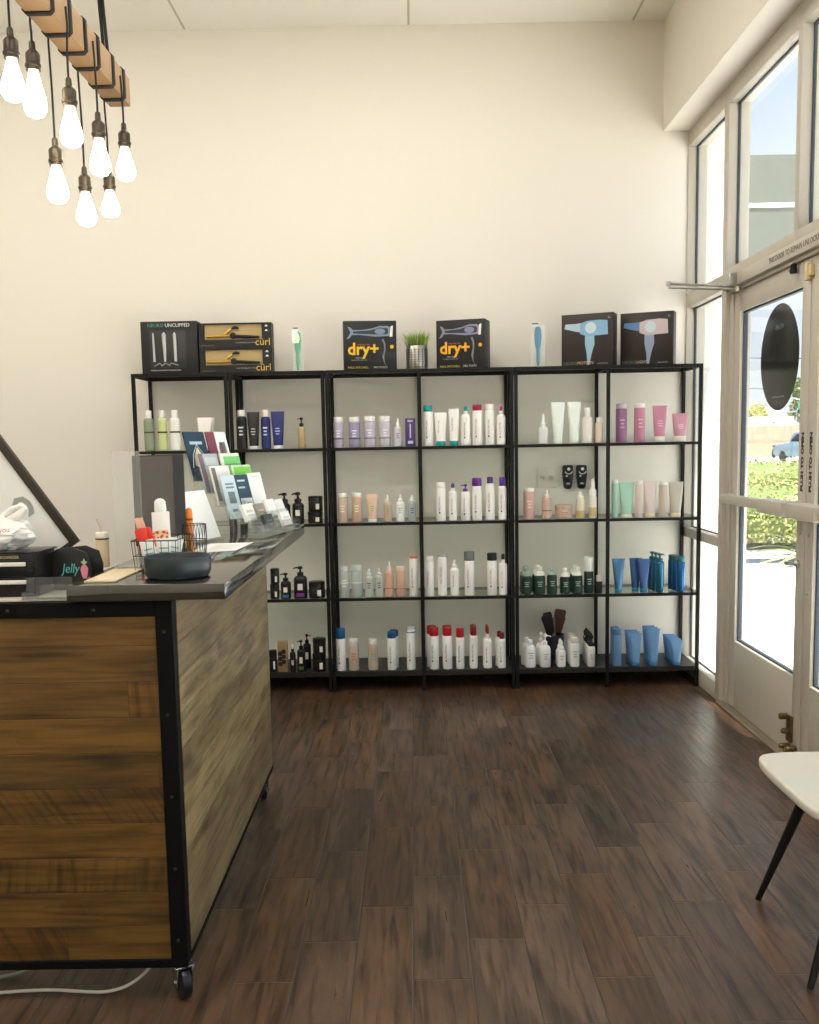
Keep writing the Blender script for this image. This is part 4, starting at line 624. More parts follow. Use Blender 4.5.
def product(kind, x, y, z, w, h, o, label, group):
    nm, cat = {'bottle': ('hair_product_bottle', 'bottle'), 'pump': ('pump_bottle', 'bottle'), 'spray': ('spray_bottle', 'bottle'), 'trigger': ('trigger_spray_bottle', 'bottle'),
               'tube': ('squeeze_tube', 'tube'), 'jar': ('cream_jar', 'jar'), 'carton': ('product_carton', 'box'), 'dropper': ('dropper_bottle', 'bottle')}[kind]
    t = thing(nm, label, cat, (x, y, z), 0, group)
    r = w / 2; c = o['c']; bm_ = pmat(c, o); cm = mat(o['cap'], .35) if 'cap' in o else None
    def printing(zc, hh, ww, rf):
        if 'print' in o:
            m = MB()
            n = 3 if hh > .03 else 2
            for i in range(n):
                q = ww * (.9, .6, .75)[i]; zz = zc + hh * (.5 - i / n)
                m.box(-q / 2, q / 2, -rf - .0006, -rf + .0002, zz - hh * .07, zz + hh * .07)
            m.build('printed_label', lettermat(o['print']), t, smooth=False)
    if kind in ('bottle', 'spray', 'dropper'):
        cf = o.get('cf', .2); cw = o.get('cw', .6)
        if kind == 'dropper': cf, cw = .28, .45
        hb = h * (1 - cf); rc = r * cw
        sh = 0 if o.get('flat') or cw > .86 else (min(r * .8, hb * .18) if not o.get('rs') else min(r * 1.0, hb * .28))
        e = min(.004, r * .25)
        if sh:
            nk = max(rc * .92, r * .3)
            prof = [(0, 0), (r - e, 0), (r, e), (r, hb - sh)]
            for k in range(1, 7):
                a = PI / 2 * k / 6; prof.append((nk + (r - nk) * math.cos(a), hb - sh + sh * math.sin(a)))
            prof.append((0, hb))
        else: prof = rnd(None, r, 0, hb, min(e, .003))
        MB().lathe(prof, 28).build('body', bm_, t)
        if kind == 'spray':
            m = MB(); hc = h - hb
            if o.get('tip'):
                m.lathe([(rc * .95, 0), (rc * .95, hc * .4)], 18, c=(0, 0, hb)); m.build('collar', mat((238, 236, 230), .4), t)
                m = MB(); m.lathe([(rc * .8, hc * .4), (rc * .85, hc * .5), (rc * .8, hc * .85), (rc * .5, hc), (0, hc)], 18, c=(0, 0, hb)); m.box(-rc * .3, rc * .3, -rc * 1.25, 0, hb + hc * .62, hb + hc * .82)
                m.build('spray_tip', cm, t)
            else:
                m.lathe([(rc * 1.05, 0), (rc * 1.05, hc * .3), (rc * .62, hc * .42), (rc * .55, hc * .8), (rc * .36, hc), (0, hc)], 18, c=(0, 0, hb)); m.build('nozzle', cm, t)
        elif kind == 'dropper':
            hc = h - hb; MB().lathe([(rc * 1.1, 0), (rc * 1.1, hc * .4), (0, hc * .4)], 16, c=(0, 0, hb)).build('collar', mat((24, 22, 22), .4), t)
            MB().lathe([(rc * .7, hc * .4), (rc * .8, hc * .6), (rc * .55, hc * .92), (0, hc)], 16, c=(0, 0, hb)).build('rubber_bulb', cm, t)
        else:
            if o.get('dome'):
                hc = h - hb
                MB().lathe([(r * .97, 0), (r * .93, hc * .18), (r * .62, hc * .45), (r * .45, hc * .5), (r * .45, hc * .95), (r * .4, hc), (0, hc)], 24, c=(0, 0, hb)).build('cap', cm, t)
            else:
                ec = min(.003, rc * .2); MB().lathe(rnd(None, rc, hb, h, ec), 26).build('cap', cm, t)
        if 'band' in o:
            b0, b1 = o['bz']; MB().lathe([(r * 1.004, b0 * h), (r * 1.012, b0 * h), (r * 1.012, b1 * h), (r * 1.004, b1 * h)], 28).build('label_band', lettermat(o['band']), t)
        if 'lab' in o: MB().box(-r * .4, r * .4, -r - .0008, -r * .9, hb * .35, hb * .6).build('paper_label', lettermat(o['lab']), t, smooth=False)
        if 'vt' in o: vtext(t, hb * .32, hb * .5, r * .985, o['vt'], o.get('dot'), w)
        printing(hb * .5, hb * .32, w * .5, r * .99)
    elif kind == 'tube':
        cf = o.get('cf', .12); bw = o.get('bw', .72); rb = r * bw; hc = h * cf
        MB().lathe(rnd(None, rb, 0, hc, min(.002, rb * .15)), 24).build('cap', cm, t)
        n = 28; vs = []; fs = []; rows = 9
        for j in range(rows + 1):
            q = j / rows; zz = hc + (h - hc) * q
            ax = rb * .97 + (r - rb * .97) * q; ay = rb * .97 * (1 - q) ** .75 + .0012
            if j >= rows - 0: ay = .0012
            for i in range(n):
                a = 2 * PI * i / n; pw = 2 + 3 * q; ca, sa = math.cos(a), math.sin(a); k = (abs(ca) ** pw + abs(sa) ** pw) ** (-1 / pw) if q > .3 else 1
                vs.append((ax * ca * k, ay * sa * k, zz))
        for j in range(rows):
            for i in range(n): i2 = (i + 1) % n; fs.append((j * n + i, j * n + i2, (j + 1) * n + i2, (j + 1) * n + i))
        fs.append(tuple(reversed(range(n)))); fs.append(tuple(rows * n + i for i in range(n)))
        bd = MB().add(vs, fs).build('body', bm_, t)
        cr = MB().box(-r * 1.0, r * 1.0, -.0016, .0016, h - h * .035, h).build('crimped_seal', bm_, t, smooth=False)
        if 'vt' in o: vtext(t, hc + (h - hc) * .3, (h - hc) * .5, rb * .86, o['vt'], o.get('dot'), w)
        if 'print' in o:
            m = MB()
            for i, q in enumerate((.34, .42, .5)):
                zz = hc + (h - hc) * q; ay = rb * .97 * (1 - q) ** .75 + .0012; ww = w * (.25, .36, .3)[i]; hh = h * .014
                m.box(-ww / 2, ww / 2, -ay - .0012, -ay + .002, zz - hh, zz + hh)
            m.build('printed_label', lettermat(o['print']), t, smooth=False)
    elif kind in ('pump', 'trigger'):
        cf = o.get('cf', .3); cw = o.get('cw', .55); hb = h * (1 - cf); hc = h - hb; rc = r * cw
        m = MB(); pw = 5.0 if o.get('sq') else 2.0
        sh = min(r * .6, hb * .16) if not o.get('rs') else min(r, hb * .28)
        nk = rc * .8; prof = [(0, 0), (r - .003, 0), (r, .004), (r, hb - sh)]
        for k in range(1, 6):
            a = PI / 2 * k / 5; prof.append((nk + (r - nk) * math.cos(a), hb - sh + sh * math.sin(a)))
        prof.append((0, hb)); m.lathe(prof, 28, sy=.8 if o.get('sq') else 1, p=pw); m.build('body', bm_, t)
        rf = r * (.8 if o.get('sq') else 1)
        sp = o.get('spout', -1)
        if kind == 'pump':
            m = MB(); m.lathe([(rc * .85, 0), (rc, hc * .05), (rc, hc * .34), (rc * .5, hc * .4), (rc * .32, hc * .45), (rc * .32, hc * .68), (rc * .7, hc * .72), (rc * .75, hc * .92), (rc * .5, hc), (0, hc)], 18, c=(0, 0, hb))
            pm_ = m.build('pump', cm, t)
            m = MB(); zz = hb + hc * .85; m.tube([(0, 0, zz), (sp * r * .75, -.004, zz), (sp * r * 1.05, -.005, zz - hc * .1)], [rc * .3, rc * .24, rc * .18], 8); m.build('spout', cm, pm_)
        else:
            m = MB(); m.lathe([(rc, 0), (rc, hc * .22), (rc * .6, hc * .3), (rc * .5, hc * .5)], 18, c=(0, 0, hb)); m.build('collar', cm, t)
            m = MB(); m.prism([(-rc * .9, hb + hc * .45), (rc * .5, hb + hc * .45), (rc * .8, hb + hc * .7), (rc * .1, hb + hc), (-rc * .5, hb + hc * .95), (-rc * 1.1, hb + hc * .72)], -rc * .4, rc * .4); m.build('trigger_head', cm, t, bevel=.001)
            m = MB(); m.tube([(-rc * .8, 0, hb + hc * .5), (-rc * 1.15, 0, hb + hc * .3), (-rc * 1.05, 0, hb + hc * .12)], .0025, 6); m.build('trigger', cm, t)
        if 'lab' in o: MB().box(-r * .38, r * .38, -rf - .0008, -rf * .9, hb * .38, hb * .66).build('paper_label', lettermat(o['lab']), t, smooth=False)
        if 'strip' in o: MB().box(-r * .6, r * .6, -rf - .0007, -rf * .92, hb * .08, hb * .24).build('colour_strip', lettermat(o['strip']), t, smooth=False)
        if 'vt' in o: vtext(t, hb * .3, hb * .55, r * .985, o['vt'], o.get('dot'), w)
        printing(hb * .45, hb * .3, w * .45, rf * .99)
    elif kind == 'jar':
        hl = h * .34
        MB().lathe(rnd(None, r * .97, 0, h - hl, .003), 32).build('body', bm_, t)
        MB().lathe([(0, h - hl), (r - .001, h - hl), (r, h - hl + .001), (r, h - .004), (r - .004, h - .0005), (r * .6, h), (0, h)], 32).build('lid', cm, t)
        if 'lab' in o: MB().box(r * .12, r * .58, -r * .985, -r * .7, h * .14, h * .5).build('paper_label', lettermat(o['lab']), t, smooth=False)
        printing(h * .35, h * .2, w * .4, r * .975)
    elif kind == 'carton':
        MB().box(-r, r, -r * .85, r * .85, 0, h).build('carton_body', bm_, t, bevel=.001)
        if 'print' in o:
            m = MB(); m.box(-r * .5, r * .5, -r * .85 - .0006, -r * .8, h * .88, h * .93); m.box(-r * .12, r * .12, -r * .85 - .0006, -r * .8, h * .3, h * .8); m.box(-r * .5, r * .5, -r * .85 - .0006, -r * .8, h * .1, h * .2)
            m.build('printed_label', lettermat(o['print']), t, smooth=False)
        else:
            m = MB()
            for k in range(3):
                for s_ in (-1, 1):
                    m.lathe([(r * .36, 0), (r * .48, 0), (r * .48, .0006), (r * .36, .0006)], 18, M=Matrix.Translation((s_ * r * .36 - r * .1, -r * .85 - .0006, h * (.3 + .17 * k) + s_ * .006)) @ Matrix.Rotation(-PI / 2, 4, 'X'))
            m.build('loop_pattern', lettermat((30, 22, 14)), t, smooth=False)
    return t
for it in ITEMS: product(*it)

# ------------------------------------------------------------------ boxes and plants on top of the shelves
ZT = SH + .0008
BOXB = mat((27, 27, 25), .5, key='box_black', noise=.05, scale=8)
BOXBR = mat((44, 36, 31), .42, key='box_brown')
YEL = mat((236, 190, 30), .5, key='yellow_print'); GOLD = mat((206, 166, 70), .3, .6, key='gold_metal')
SILV = mat((176, 182, 190), .4, key='silver_print'); LTXT = mat((220, 220, 214), .5, key='pale_print'); TEAL = mat((70, 150, 130), .5, key='teal_print')
TF = (PI / 2, 0, 0)
def gift(name, label, x, y, w, h, d, rz, m, group=None):
    t = thing(name, label, 'box', (x, y, ZT), rz, group)
    MB().box(-w / 2, w / 2, 0, d, 0, h).build('carton', m, t, bevel=.0015)
    return t
# three barrel curling set
t = gift('styling_tool_box', 'square black box showing three silver styling wands', -1.303, 5.50, .306, .284, .09, -.02, BOXB)
text('title', 'NEURO', .026, (-.115, -.0008, .262), TF, TEAL, t, ax='LEFT'); text('title', 'UNCLIPPED', .026, (-.02, -.0008, .262), TF, LTXT, t, ax='LEFT')
text('caption', 'INTERCHANGEABLE CURLING RODS', .010, (-.105, -.0008, .024), TF, LTXT, t, ax='LEFT')
m = MB(); m.box(-.105, .09, -.0006, .004, .036, .235); m.build('tray_window', mat((50, 50, 48), .35), t, bevel=.0005)
for xw, r0, r1 in ((-.083, .005, .007), (-.025, .012, .006), (.033, .009, .009)):
    w_ = MB(); w_.tube([(xw, -.004, .07), (xw, -.004, .13), (xw - .002, -.004, .215)], [r1, (r0 + r1) / 2, r0], 12); w_.lathe([(r0 * .8, 0), (r0 * .5, .008), (0, .01)], 10, c=(xw - .002, -.004, .215)); w_.build('wand', mat((196, 198, 196), .3, .5), t)
m = MB()
for k in (-1, 0, 1): m.tube([(-.025 + k * .04 - .02, -.002, .046), (-.025 + k * .03, -.002, .062), (-.02 + k * .045 + .02, -.002, .05)], .003, 6)
m.build('stand_bracket', mat((150, 152, 150), .3, .5), t)
# two curling iron boxes stacked
def iron(z, lab):
    t = thing('curling_iron_box', lab, 'box', (-.945, 5.50, z), 0, 'curling iron boxes stacked on the shelf')
    w, h, d = .392, .134, .09
    b = MB(); b.box(-w / 2, w / 2, .02, d, 0, h); b.box(-w / 2, -w / 2 + .028, 0, .02, 0, h); b.box(w / 2 - .052, w / 2, 0, .02, 0, h); b.box(-w / 2 + .028, w / 2 - .052, 0, .02, 0, .046); b.box(-w / 2 + .028, w / 2 - .052, 0, .02, h - .006, h)
    b.build('carton', BOXB, t, smooth=False)
    MB().box(-w / 2 + .029, w / 2 - .053, .012, .019, .047, h - .007).build('gold_backing', mat((178, 154, 104), .4), t, smooth=False)
    i = MB(); i.tube([(-.155, .006, .063), (-.03, .006, .066)], .0062, 12); ir = i.build('barrel', GOLD, t)
    i = MB(); i.tube([(-.06, .004, .072), (-.035, .003, .092), (-.015, .003, .106)], [.004, .005, .004], 8); i.build('clamp', GOLD, t)
    i = MB(); i.tube([(-.02, .002, .104), (.0, .002, .112), (.02, .002, .108)], [.005, .008, .005], 8); i.build('thumb_lever', mat((40, 34, 30), .4), t)
    i = MB(); i.lathe([(.017, 0), (.017, .008), (.01, .009), (0, .009)], 20, M=Matrix.Translation((-.012, .008, .066)) @ Matrix.Rotation(PI / 2, 4, 'X')); i.tube([(0, .004, .064), (.06, .004, .06), (.13, .004, .058)], [.009, .009, .006], 10); i.build('handle', mat((34, 32, 32), .4), t)
    text('title', 'c\u00fcrl', .054, (w / 2 - .006, -.0008, .014), TF, mat((216, 184, 84), .5, key='curl_yellow'), t, ax='RIGHT', ay='BOTTOM_BASELINE')
    text('caption', 'PAUL MITCHELL PRO TOOLS', .0085, (w / 2 - .085, -.0008, .028), TF, SILV, t, ax='RIGHT')
    text('caption', 'EXPRESS GOLD CURL', .0075, (-w / 2 + .012, -.0008, .016), TF, mat((140, 124, 80), .5, key='dull_gold_text'), t, ax='LEFT')
    for zz in (.112, .088): MB().prism([(w / 2 - .036, zz), (w / 2 - .018, zz), (w / 2 - .022, zz + .007), (w / 2 - .027, zz + .010), (w / 2 - .032, zz + .007)], -.0007, .001).build('icon', LTXT, t, smooth=False)
    return t
iron(ZT, 'lower of the two stacked curling iron boxes with gold window')
iron(ZT + .1355, 'upper of the two stacked curling iron boxes with gold window')
# detangling brushes in clear packs
def brushpack(x, y, w, h, c, lab):
    t = thing('packaged_hair_brush', lab, 'hair brush', (x, y, ZT), 0)
    k = MB(); k.box(-w / 2, w / 2, .004, .006, 0, h * .92); k.prism([(-w * .45, h * .92), (w * .1, h * .92), (w * .1, h), (-w * .45, h)], .004, .006); k.box(-w / 2, w / 2, -.002, .03, 0, .006); k.build('backing_card', mat((236, 232, 222), .6), t, smooth=False)
    b = MB(); hh = h * .86; z0 = .012
    prof = [(-.006, 0), (.006, 0), (.009, hh * .2), (.008, hh * .4), (.016, hh * .55), (.019, hh * .75), (.017, hh * .93), (.008, hh), (-.008, hh), (-.017, hh * .93), (-.019, hh * .75), (-.016, hh * .55), (-.008, hh * .4), (-.009, hh * .2)]
    b.prism([(px, pz + z0) for px, pz in prof], -.012, .002); b.build('brush_body', mat(c, .3), t, bevel=.004)
    MB().box(-w / 2 + .001, w / 2 - .001, -.018, -.0172, .01, h * .9).build('clear_cover', ACRYL, t, smooth=False)
    MB().box(-w * .42, w * .05, -.0006 + .004, .0042, h * .955, h * .985).build('hang_tab_print', mat((110, 100, 90), .6), t, smooth=False)
    return t
brushpack(-.611, 5.52, .056, .245, (96, 186, 152), 'green hair brush in a tall clear pack on the shelf top')
brushpack(.690, 5.52, .074, .245, (92, 150, 190), 'blue hair brush in a tall white pack on the shelf top')
# dryer boxes with yellow lettering
def dryer_art(t, w, h, tint):
    A = mat(tint, .4, key=('dryart', tint)); sx = w / .265
    m = MB(); P2 = [(-.112, .232), (-.095, .226), (-.085, .214), (-.04, .214), (.01, .222), (.05, .235), (.09, .234), (.105, .226), (.107, .2), (.095, .182), (.03, .178), (-.05, .188), (-.09, .188), (-.102, .172), (-.118, .166), (-.104, .188), (-.098, .2), (-.104, .216)]
    m.prism([(x * sx, z) for x, z in P2], -.0006, .001); m.build('printed_dryer', A, t, smooth=False)
    m = MB(); m.prism([(x * sx, z) for x, z in [(-.085, .196), (.02, .190), (.085, .19), (.093, .2), (.09, .222), (.05, .226), (.0, .212), (-.085, .206)]], -.0010, -.0004); m.build('printed_shade', mat((46, 48, 54), .4), t, smooth=False)
    m = MB(); m.lathe([(.0, 0), (.028, 0), (.028, .0005), (0, .0005)], 28, sx=1.0, sy=.55, M=Matrix.Translation((.05 * sx, -.0010, .206)) @ Matrix.Rotation(PI / 2, 4, 'X')); m.build('printed_vent', A, t, smooth=False)
    m = MB(); m.prism([(x * sx, z) for x, z in [(.098, .178), (.112, .178), (.116, .236), (.104, .232)]], -.0013, -.0004); m.build('printed_nozzle', mat((230, 226, 220), .4), t, smooth=False)
    m = MB(); m.tube([(.062 * sx, -.0004, .165), (.072 * sx, -.0004, .14), (.073 * sx, -.0004, .11), (.064 * sx, -.0004, .072), (.07 * sx, -.0004, .04), (.08 * sx, -.0004, .02)], [.006, .005, .004, .006, .0015, .001], 6); m.build('printed_handle', mat((120, 124, 132), .4), t)
def drybox(x, y, w, h, d, rz, label, m, tint, yc):
    t = gift('hair_dryer_box', label, x, y, w, h, d, rz, m, 'boxed hair dryers with yellow print')
    dryer_art(t, w, h, tint); Y = mat(yc, .5, key=('yel', yc))
    text('title', 'dry+', .088, (-w * .43, -.0012, .085), TF, Y, t, ax='LEFT', ay='BOTTOM_BASELINE', ext=.0004, bold=.0022)
    text('subtitle', 'express ion', .014, (-w * .24, -.0014, .138), TF, mat((200, 110, 40), .5), t, ax='LEFT')
    text('caption', 'PAUL MITCHELL', .0155, (-w * .43, -.0008, .016), TF, mat((206, 190, 60), .5), t, ax='LEFT'); text('caption', 'PRO TOOLS', .0135, (w * .06, -.0008, .016), TF, LTXT, t, ax='LEFT')
    text('caption', 'lightweight', .011, (-w * .28, -.0008, .068), TF, SILV, t, ax='LEFT'); text('caption', 'ion dryer for shiny hair', .009, (-w * .36, -.0008, .056), TF, SILV, t, ax='LEFT')
    m_ = MB(); m_.lathe([(0, 0), (.010, 0), (.010, .0006), (0, .0006)], 20, M=Matrix.Translation((w * .41, -.0003, .125)) @ Matrix.Rotation(PI / 2, 4, 'X')); m_.build('badge', Y, t, smooth=False)
    return t
drybox(-.216, 5.462, .284, .262, .10, .10, 'black hair dryer box with yellow dry lettering beside the potted grass', BOXB, (120, 138, 156), (228, 184, 40))
drybox(.268, 5.482, .268, .262, .13, -.30, 'turned black hair dryer box with orange dry lettering near the shelf centre', BOXB, (132, 134, 158), (240, 168, 34))
# potted grass
t = thing('potted_grass', 'small green grass plant in a punched steel pot on the shelf', 'plant', (.034, 5.535, ZT))
p = MB(); p.lathe([(0, 0), (.057, 0), (.058, .002), (.058, .128), (.0565, .130), (.055, .128), (.055, .118), (0, .116)], 32); pot = p.build('pot', mat((176, 172, 164), .28, .85), t)
p = MB()
for k in range(18):
    a = 2 * PI * k / 18
    for j in range(8): p.lathe([(0, 0), (.0040, 0), (.0040, .0011), (0, .0011)], 8, M=Matrix.Translation((.0578 * math.cos(a), .0578 * math.sin(a), .018 + j * .0128)) @ Matrix.Rotation(a, 4, 'Z') @ Matrix.Rotation(PI / 2, 4, 'Y'))
p.build('punched_hole', mat((22, 22, 22), .8), pot, smooth=False)
g = MB()
for k in range(230):
    a = random.uniform(0, 2 * PI); rr = .052 * math.sqrt(random.random()); x_, y_ = rr * math.cos(a), rr * math.sin(a); l = random.uniform(.065, .105) * (1.1 - 4 * rr); q = random.uniform(0, 2 * PI); wv = .0022; bend = random.uniform(.005, .02) + rr * .5
    dx, dy = math.cos(a) * bend, math.sin(a) * bend; ux, uy = math.cos(q) * wv, math.sin(q) * wv
    g.add([(x_ - ux, y_ - uy, .112), (x_ + ux, y_ + uy, .112), (x_ + dx * .4 + ux * .7, y_ + dy * .4 + uy * .7, .118 + l * .6), (x_ + dx * .4 - ux * .7, y_ + dy * .4 - uy * .7, .118 + l * .6), (x_ + dx, y_ + dy, .118 + l)], [(0, 1, 2, 3), (3, 2, 4)])
g.build('grass_blades', leaf_material('grass_leaf', [(84, 112, 36), (128, 156, 56), (172, 186, 84)]), t, smooth=False)
# two brown dryer boxes beside the window
def neuro(x, y, w, h, d, rz, label, art1, art2, t1, t2):
    t = gift('hair_dryer_box', label, x, y, w, h, d, rz, BOXBR, 'boxed hair dryers in brown boxes')
    q = w / .295
    m = MB(); m.prism([(-.125 * q, .232), (-.06 * q, .232), (-.01 * q, .238), (-.01 * q, .18), (-.06 * q, .19), (-.13 * q, .208)], -.0006, .001); m.build('printed_nozzle', mat(art1, .35), t, smooth=False)
    m = MB(); m.prism([(-.04 * q, .232), (.0, .244), (.07 * q, .247), (.115 * q, .242), (.118 * q, .168), (.06 * q, .166), (.0, .162), (-.04 * q, .178)], -.0009, .001); m.build('printed_dryer', mat(art2, .35), t, smooth=False)
    m = MB(); m.lathe([(0, 0), (.03, 0), (.03, .0006), (0, .0006)], 24, M=Matrix.Translation((.02 * q, -.0010, .207)) @ Matrix.Rotation(PI / 2, 4, 'X')); m.build('printed_vent', mat((206, 222, 228), .35), t, smooth=False)
    m = MB(); m.prism([(-.012 * q, .164), (.04 * q, .164), (.042 * q, .12), (.026 * q, .07), (.014 * q, .012), (.002 * q, .012), (-.002 * q, .07), (-.012 * q, .12)], -.0007, .001); m.build('printed_handle', mat(tuple(int(a * .5 + b * .5) for a, b in zip(art1, art2)), .35), t, smooth=False)
    text('title', t1, .022, (-w * .46, -.0008, .022), TF, mat((110, 124, 112), .5), t, ax='LEFT'); text('title', t2, .022, (-w * .46 + .014 * len(t1) + .006, -.0008, .022), TF, mat((222, 196, 170), .5), t, ax='LEFT')
    text('badge', '2x', .016, (w * .42, -.0008, h - .026), TF, SILV, t); text('caption', 'HAIR DRYER', .010, (w * .30, -.0008, .016), TF, SILV, t)
    return t
neuro(.953, 5.50, .283, .283, .09, -.42, 'brown box showing a blue hair dryer, touching its twin', (176, 202, 218), (134, 182, 214), 'NEURO', 'MOTION')
neuro(1.274, 5.50, .283, .285, .09, -.40, 'brown box showing a pink hair dryer, next to the window', (96, 138, 188), (208, 192, 196), 'NEURO', 'LIGHT')

# ------------------------------------------------------------------ on the back wall behind the shelves
t = thing('wall_outlet', 'square pale double wall outlet behind the third bay', 'outlet', (.765, Wy, 1.14))
t['label'] = 'square pale double wall outlet plate behind the fifth bay'
MB().box(-.054, .054, -.006, -.0004, -.057, .057).build('cover_plate', mat((222, 220, 204), .5), t, bevel=.002)
for sx_ in (-.024, .024):
    s_ = MB(); s_.lathe([(.016, 0), (.016, .002), (0, .002)], 18, M=Matrix.Translation((sx_, -.006, .0)) @ Matrix.Rotation(PI / 2, 4, 'X')); s_ = s_.build('socket', mat((206, 204, 188), .5), t)
    k = MB(); k.box(sx_ - .007, sx_ - .004, -.0088, -.007, .002, .012); k.box(sx_ + .004, sx_ + .007, -.0088, -.007, -.006, .004); k.build('slot', DK, s_, smooth=False)
def gadget(x, lab):
    t = thing('wall_mounted_gadget', lab, 'gadget', (x, Wy, 1.143), 0, 'black gadgets on the wall')
    m = MB(); m.prism([(-.029, .06), (-.024, .068), (.024, .068), (.029, .06), (.030, .01), (.022, -.055), (.013, -.067), (-.013, -.067), (-.022, -.055), (-.030, .01)], -.035, -.0004); m.build('casing', mat((22, 22, 24), .35), t, bevel=.005)
    m = MB(); m.lathe([(0, 0), (.009, 0), (.009, .0008), (0, .0008)], 20, M=Matrix.Translation((.003, -.0352, .046)) @ Matrix.Rotation(PI / 2, 4, 'X')); m.build('round_button', mat((236, 236, 232), .4), t, smooth=False)
    m = MB(); m.tube([(.003 + .022 * math.cos(a), -.0352, .04 + .022 * math.sin(a)) for a in [PI * (1 + .12 + k * .076) for k in range(11)]], .0032, 6); m.build('smile_mark', mat((220, 220, 216), .4), t)
    m = MB(); m.box(-.014, -.004, -.036, -.0345, .002, .012); m.build('small_square', mat((220, 220, 216), .4), t, smooth=False)
    m = MB(); m.lathe([(.006, 0), (.011, 0), (.011, .0008), (.006, .0008)], 18, sy=.5, M=Matrix.Translation((0, -.0352, -.036)) @ Matrix.Rotation(PI / 2, 4, 'X')); m.build('oval_emblem', mat((170, 170, 168), .4), t, smooth=False)
    return t
gadget(.884, 'black wall gadget with white smile mark, the one nearer the outlet')
gadget(.962, 'black wall gadget with white smile mark, the one nearer the post')

# brushes standing in a dark tumbler on the bottom shelf
ZB = .112 + .0006
BR = mat((24, 20, 22), .6, key='brush_black'); WOODH = mat((92, 62, 44), .5, key='brush_wood', noise=.2, scale=40)
t = thing('brush_holder', 'dark tumbler crowded with hair brushes, behind the white bottles', 'holder', (.795, 5.652, ZB))
m = MB(); m.lathe([(0, 0), (.044, 0), (.049, .004), (.058, .135), (.056, .137), (.054, .133), (.045, .008), (0, .008)], 26); m.build('tumbler', mat((44, 46, 58), .3), t)
def hbrush(name, label, dx, lean, dy, L, w, c, kind):
    b = thing(name, label, 'hair brush', (.795 + dx, 5.652 + dy, ZB + .0095), 0, 'hair brushes in the dark tumbler', rot=(0, lean, 0))
    h = MB(); h.tube([(0, 0, 0), (0, 0, .06), (0, 0, L * .5)], [.004, .0055, .005], 10); h.build('handle', BR, b)
    z0, z1 = L * .5, L
    hd_ = MB(); 
    if kind == 'paddle': hd_.prism([(-w * .2, z0), (w * .2, z0), (w * .42, z0 + .02), (w * .5, z1 - .012), (w * .38, z1), (-w * .38, z1), (-w * .5, z1 - .012), (-w * .42, z0 + .02)], -.0035, .0035)
    else: hd_.prism([(-w * .3, z0), (w * .3, z0), (w * .36, z1 - .01), (w * .2, z1), (-w * .2, z1), (-w * .36, z1 - .01)], -.0035, .0035)
    hd_.build('head', mat(c, .5), b, bevel=.0015)
    br = MB()
    for i in range(5):
        for j in range(9):
            xx = (i - 2) * w * .16; zz = z0 + .022 + j * (z1 - z0 - .034) / 8; br.box(xx - .0016, xx + .0016, -.0085, -.0035, zz - .0016, zz + .0016)
    br.build('bristles', BR, b, smooth=False)
    return b
hbrush('hair_brush', 'black hair brush leaning furthest out of the tumbler', 0.010, -0.30, -0.026, .25, .05, (26, 22, 24), 'slim')
hbrush('hair_brush', 'black wide hair brush standing second in the tumbler', 0.008, -0.2, -0.012, .262, .052, (30, 25, 28), 'paddle')
hbrush('hair_brush', 'tan edged slim hair brush in the middle of the tumbler', 0.002, -0.04, 0.002, .225, .034, (176, 140, 104), 'slim')
hbrush('hair_brush', 'large brown paddle brush in the tumbler', -0.006, 0.17, 0.015, .272, .066, (96, 66, 48), 'paddle')
hbrush('hair_brush', 'small black brush with gold patch leaning toward the post', -0.010, 0.30, 0.028, .235, .036, (40, 30, 26), 'slim')
# ------------------------------------------------------------------ reception desk
BX1 = -.567; BX0 = -2.35; BY0 = 2.30; BY1 = 3.80; BZ0 = .090; BZ1 = .992
WOODF = plank_material('reclaimed_boards', 0, .11, .0862, [(0, (100, 76, 34)), (.3, (124, 92, 36)), (.55, (112, 84, 34)), (.75, (132, 86, 26)), (1, (104, 82, 44))], 3.0, .5, blen=1.9)
WOODS = plank_material('daylit_boards', 1, .11, .0862, [(0, (176, 161, 122)), (.3, (150, 134, 98)), (.55, (188, 170, 124)), (.75, (160, 138, 102)), (1, (164, 142, 106))], 8.0, .34, .12, blen=2.3)  # front boards again, with window daylight and sheen put into the paler colour
IRON = mat((14, 13, 12), .6, 0, key='black_iron', noise=.08, spec=.15)
t = thing('reception_desk', 'wheeled reception desk of reclaimed boards in a black iron frame', 'desk', (0, 0, 0))
fr = MB(); e = .040
for x0, x1 in ((BX1 - e, BX1), (BX0, BX0 + e)):
    for y0, y1 in ((BY0, BY0 + e), (BY1 - e, BY1)): fr.box(x0, x1, y0, y1, BZ0, BZ1)
for z0, z1 in ((BZ0, BZ0 + .022), (BZ1 - .036, BZ1)):
    for y0, y1 in ((BY0, BY0 + e), (BY1 - e, BY1)):
        if y0 == BY0 or z0 < .5: fr.box(BX0 + e, BX1 - e, y0, y1, z0, z1)
    for x0, x1 in ((BX1 - .012, BX1 - .0005), (BX0, BX0 + .012)): fr.box(x0, x1, BY0 + e, BY1 - e, z0, z1)
ff = fr.build('frame', IRON, t, bevel=.0015, seg=1)
sc = MB()
for zq in (.16, .34, .52, .72, .92):
    sc.lathe([(0, 0), (.0045, 0), (.003, .002), (0, .0025)], 10, M=Matrix.Translation((BX1 - .02, BY0, zq)) @ Matrix.Rotation(PI / 2, 4, 'X'))
for xq in (-.75, -.95): 
    sc.lathe([(0, 0), (.0045, 0), (.003, .002), (0, .0025)], 10, M=Matrix.Translation((xq, BY0, BZ1 - .018)) @ Matrix.Rotation(PI / 2, 4, 'X'))
sc.build('screw', mat((52, 50, 46), .35, .7, key='dark_screw'), ff)
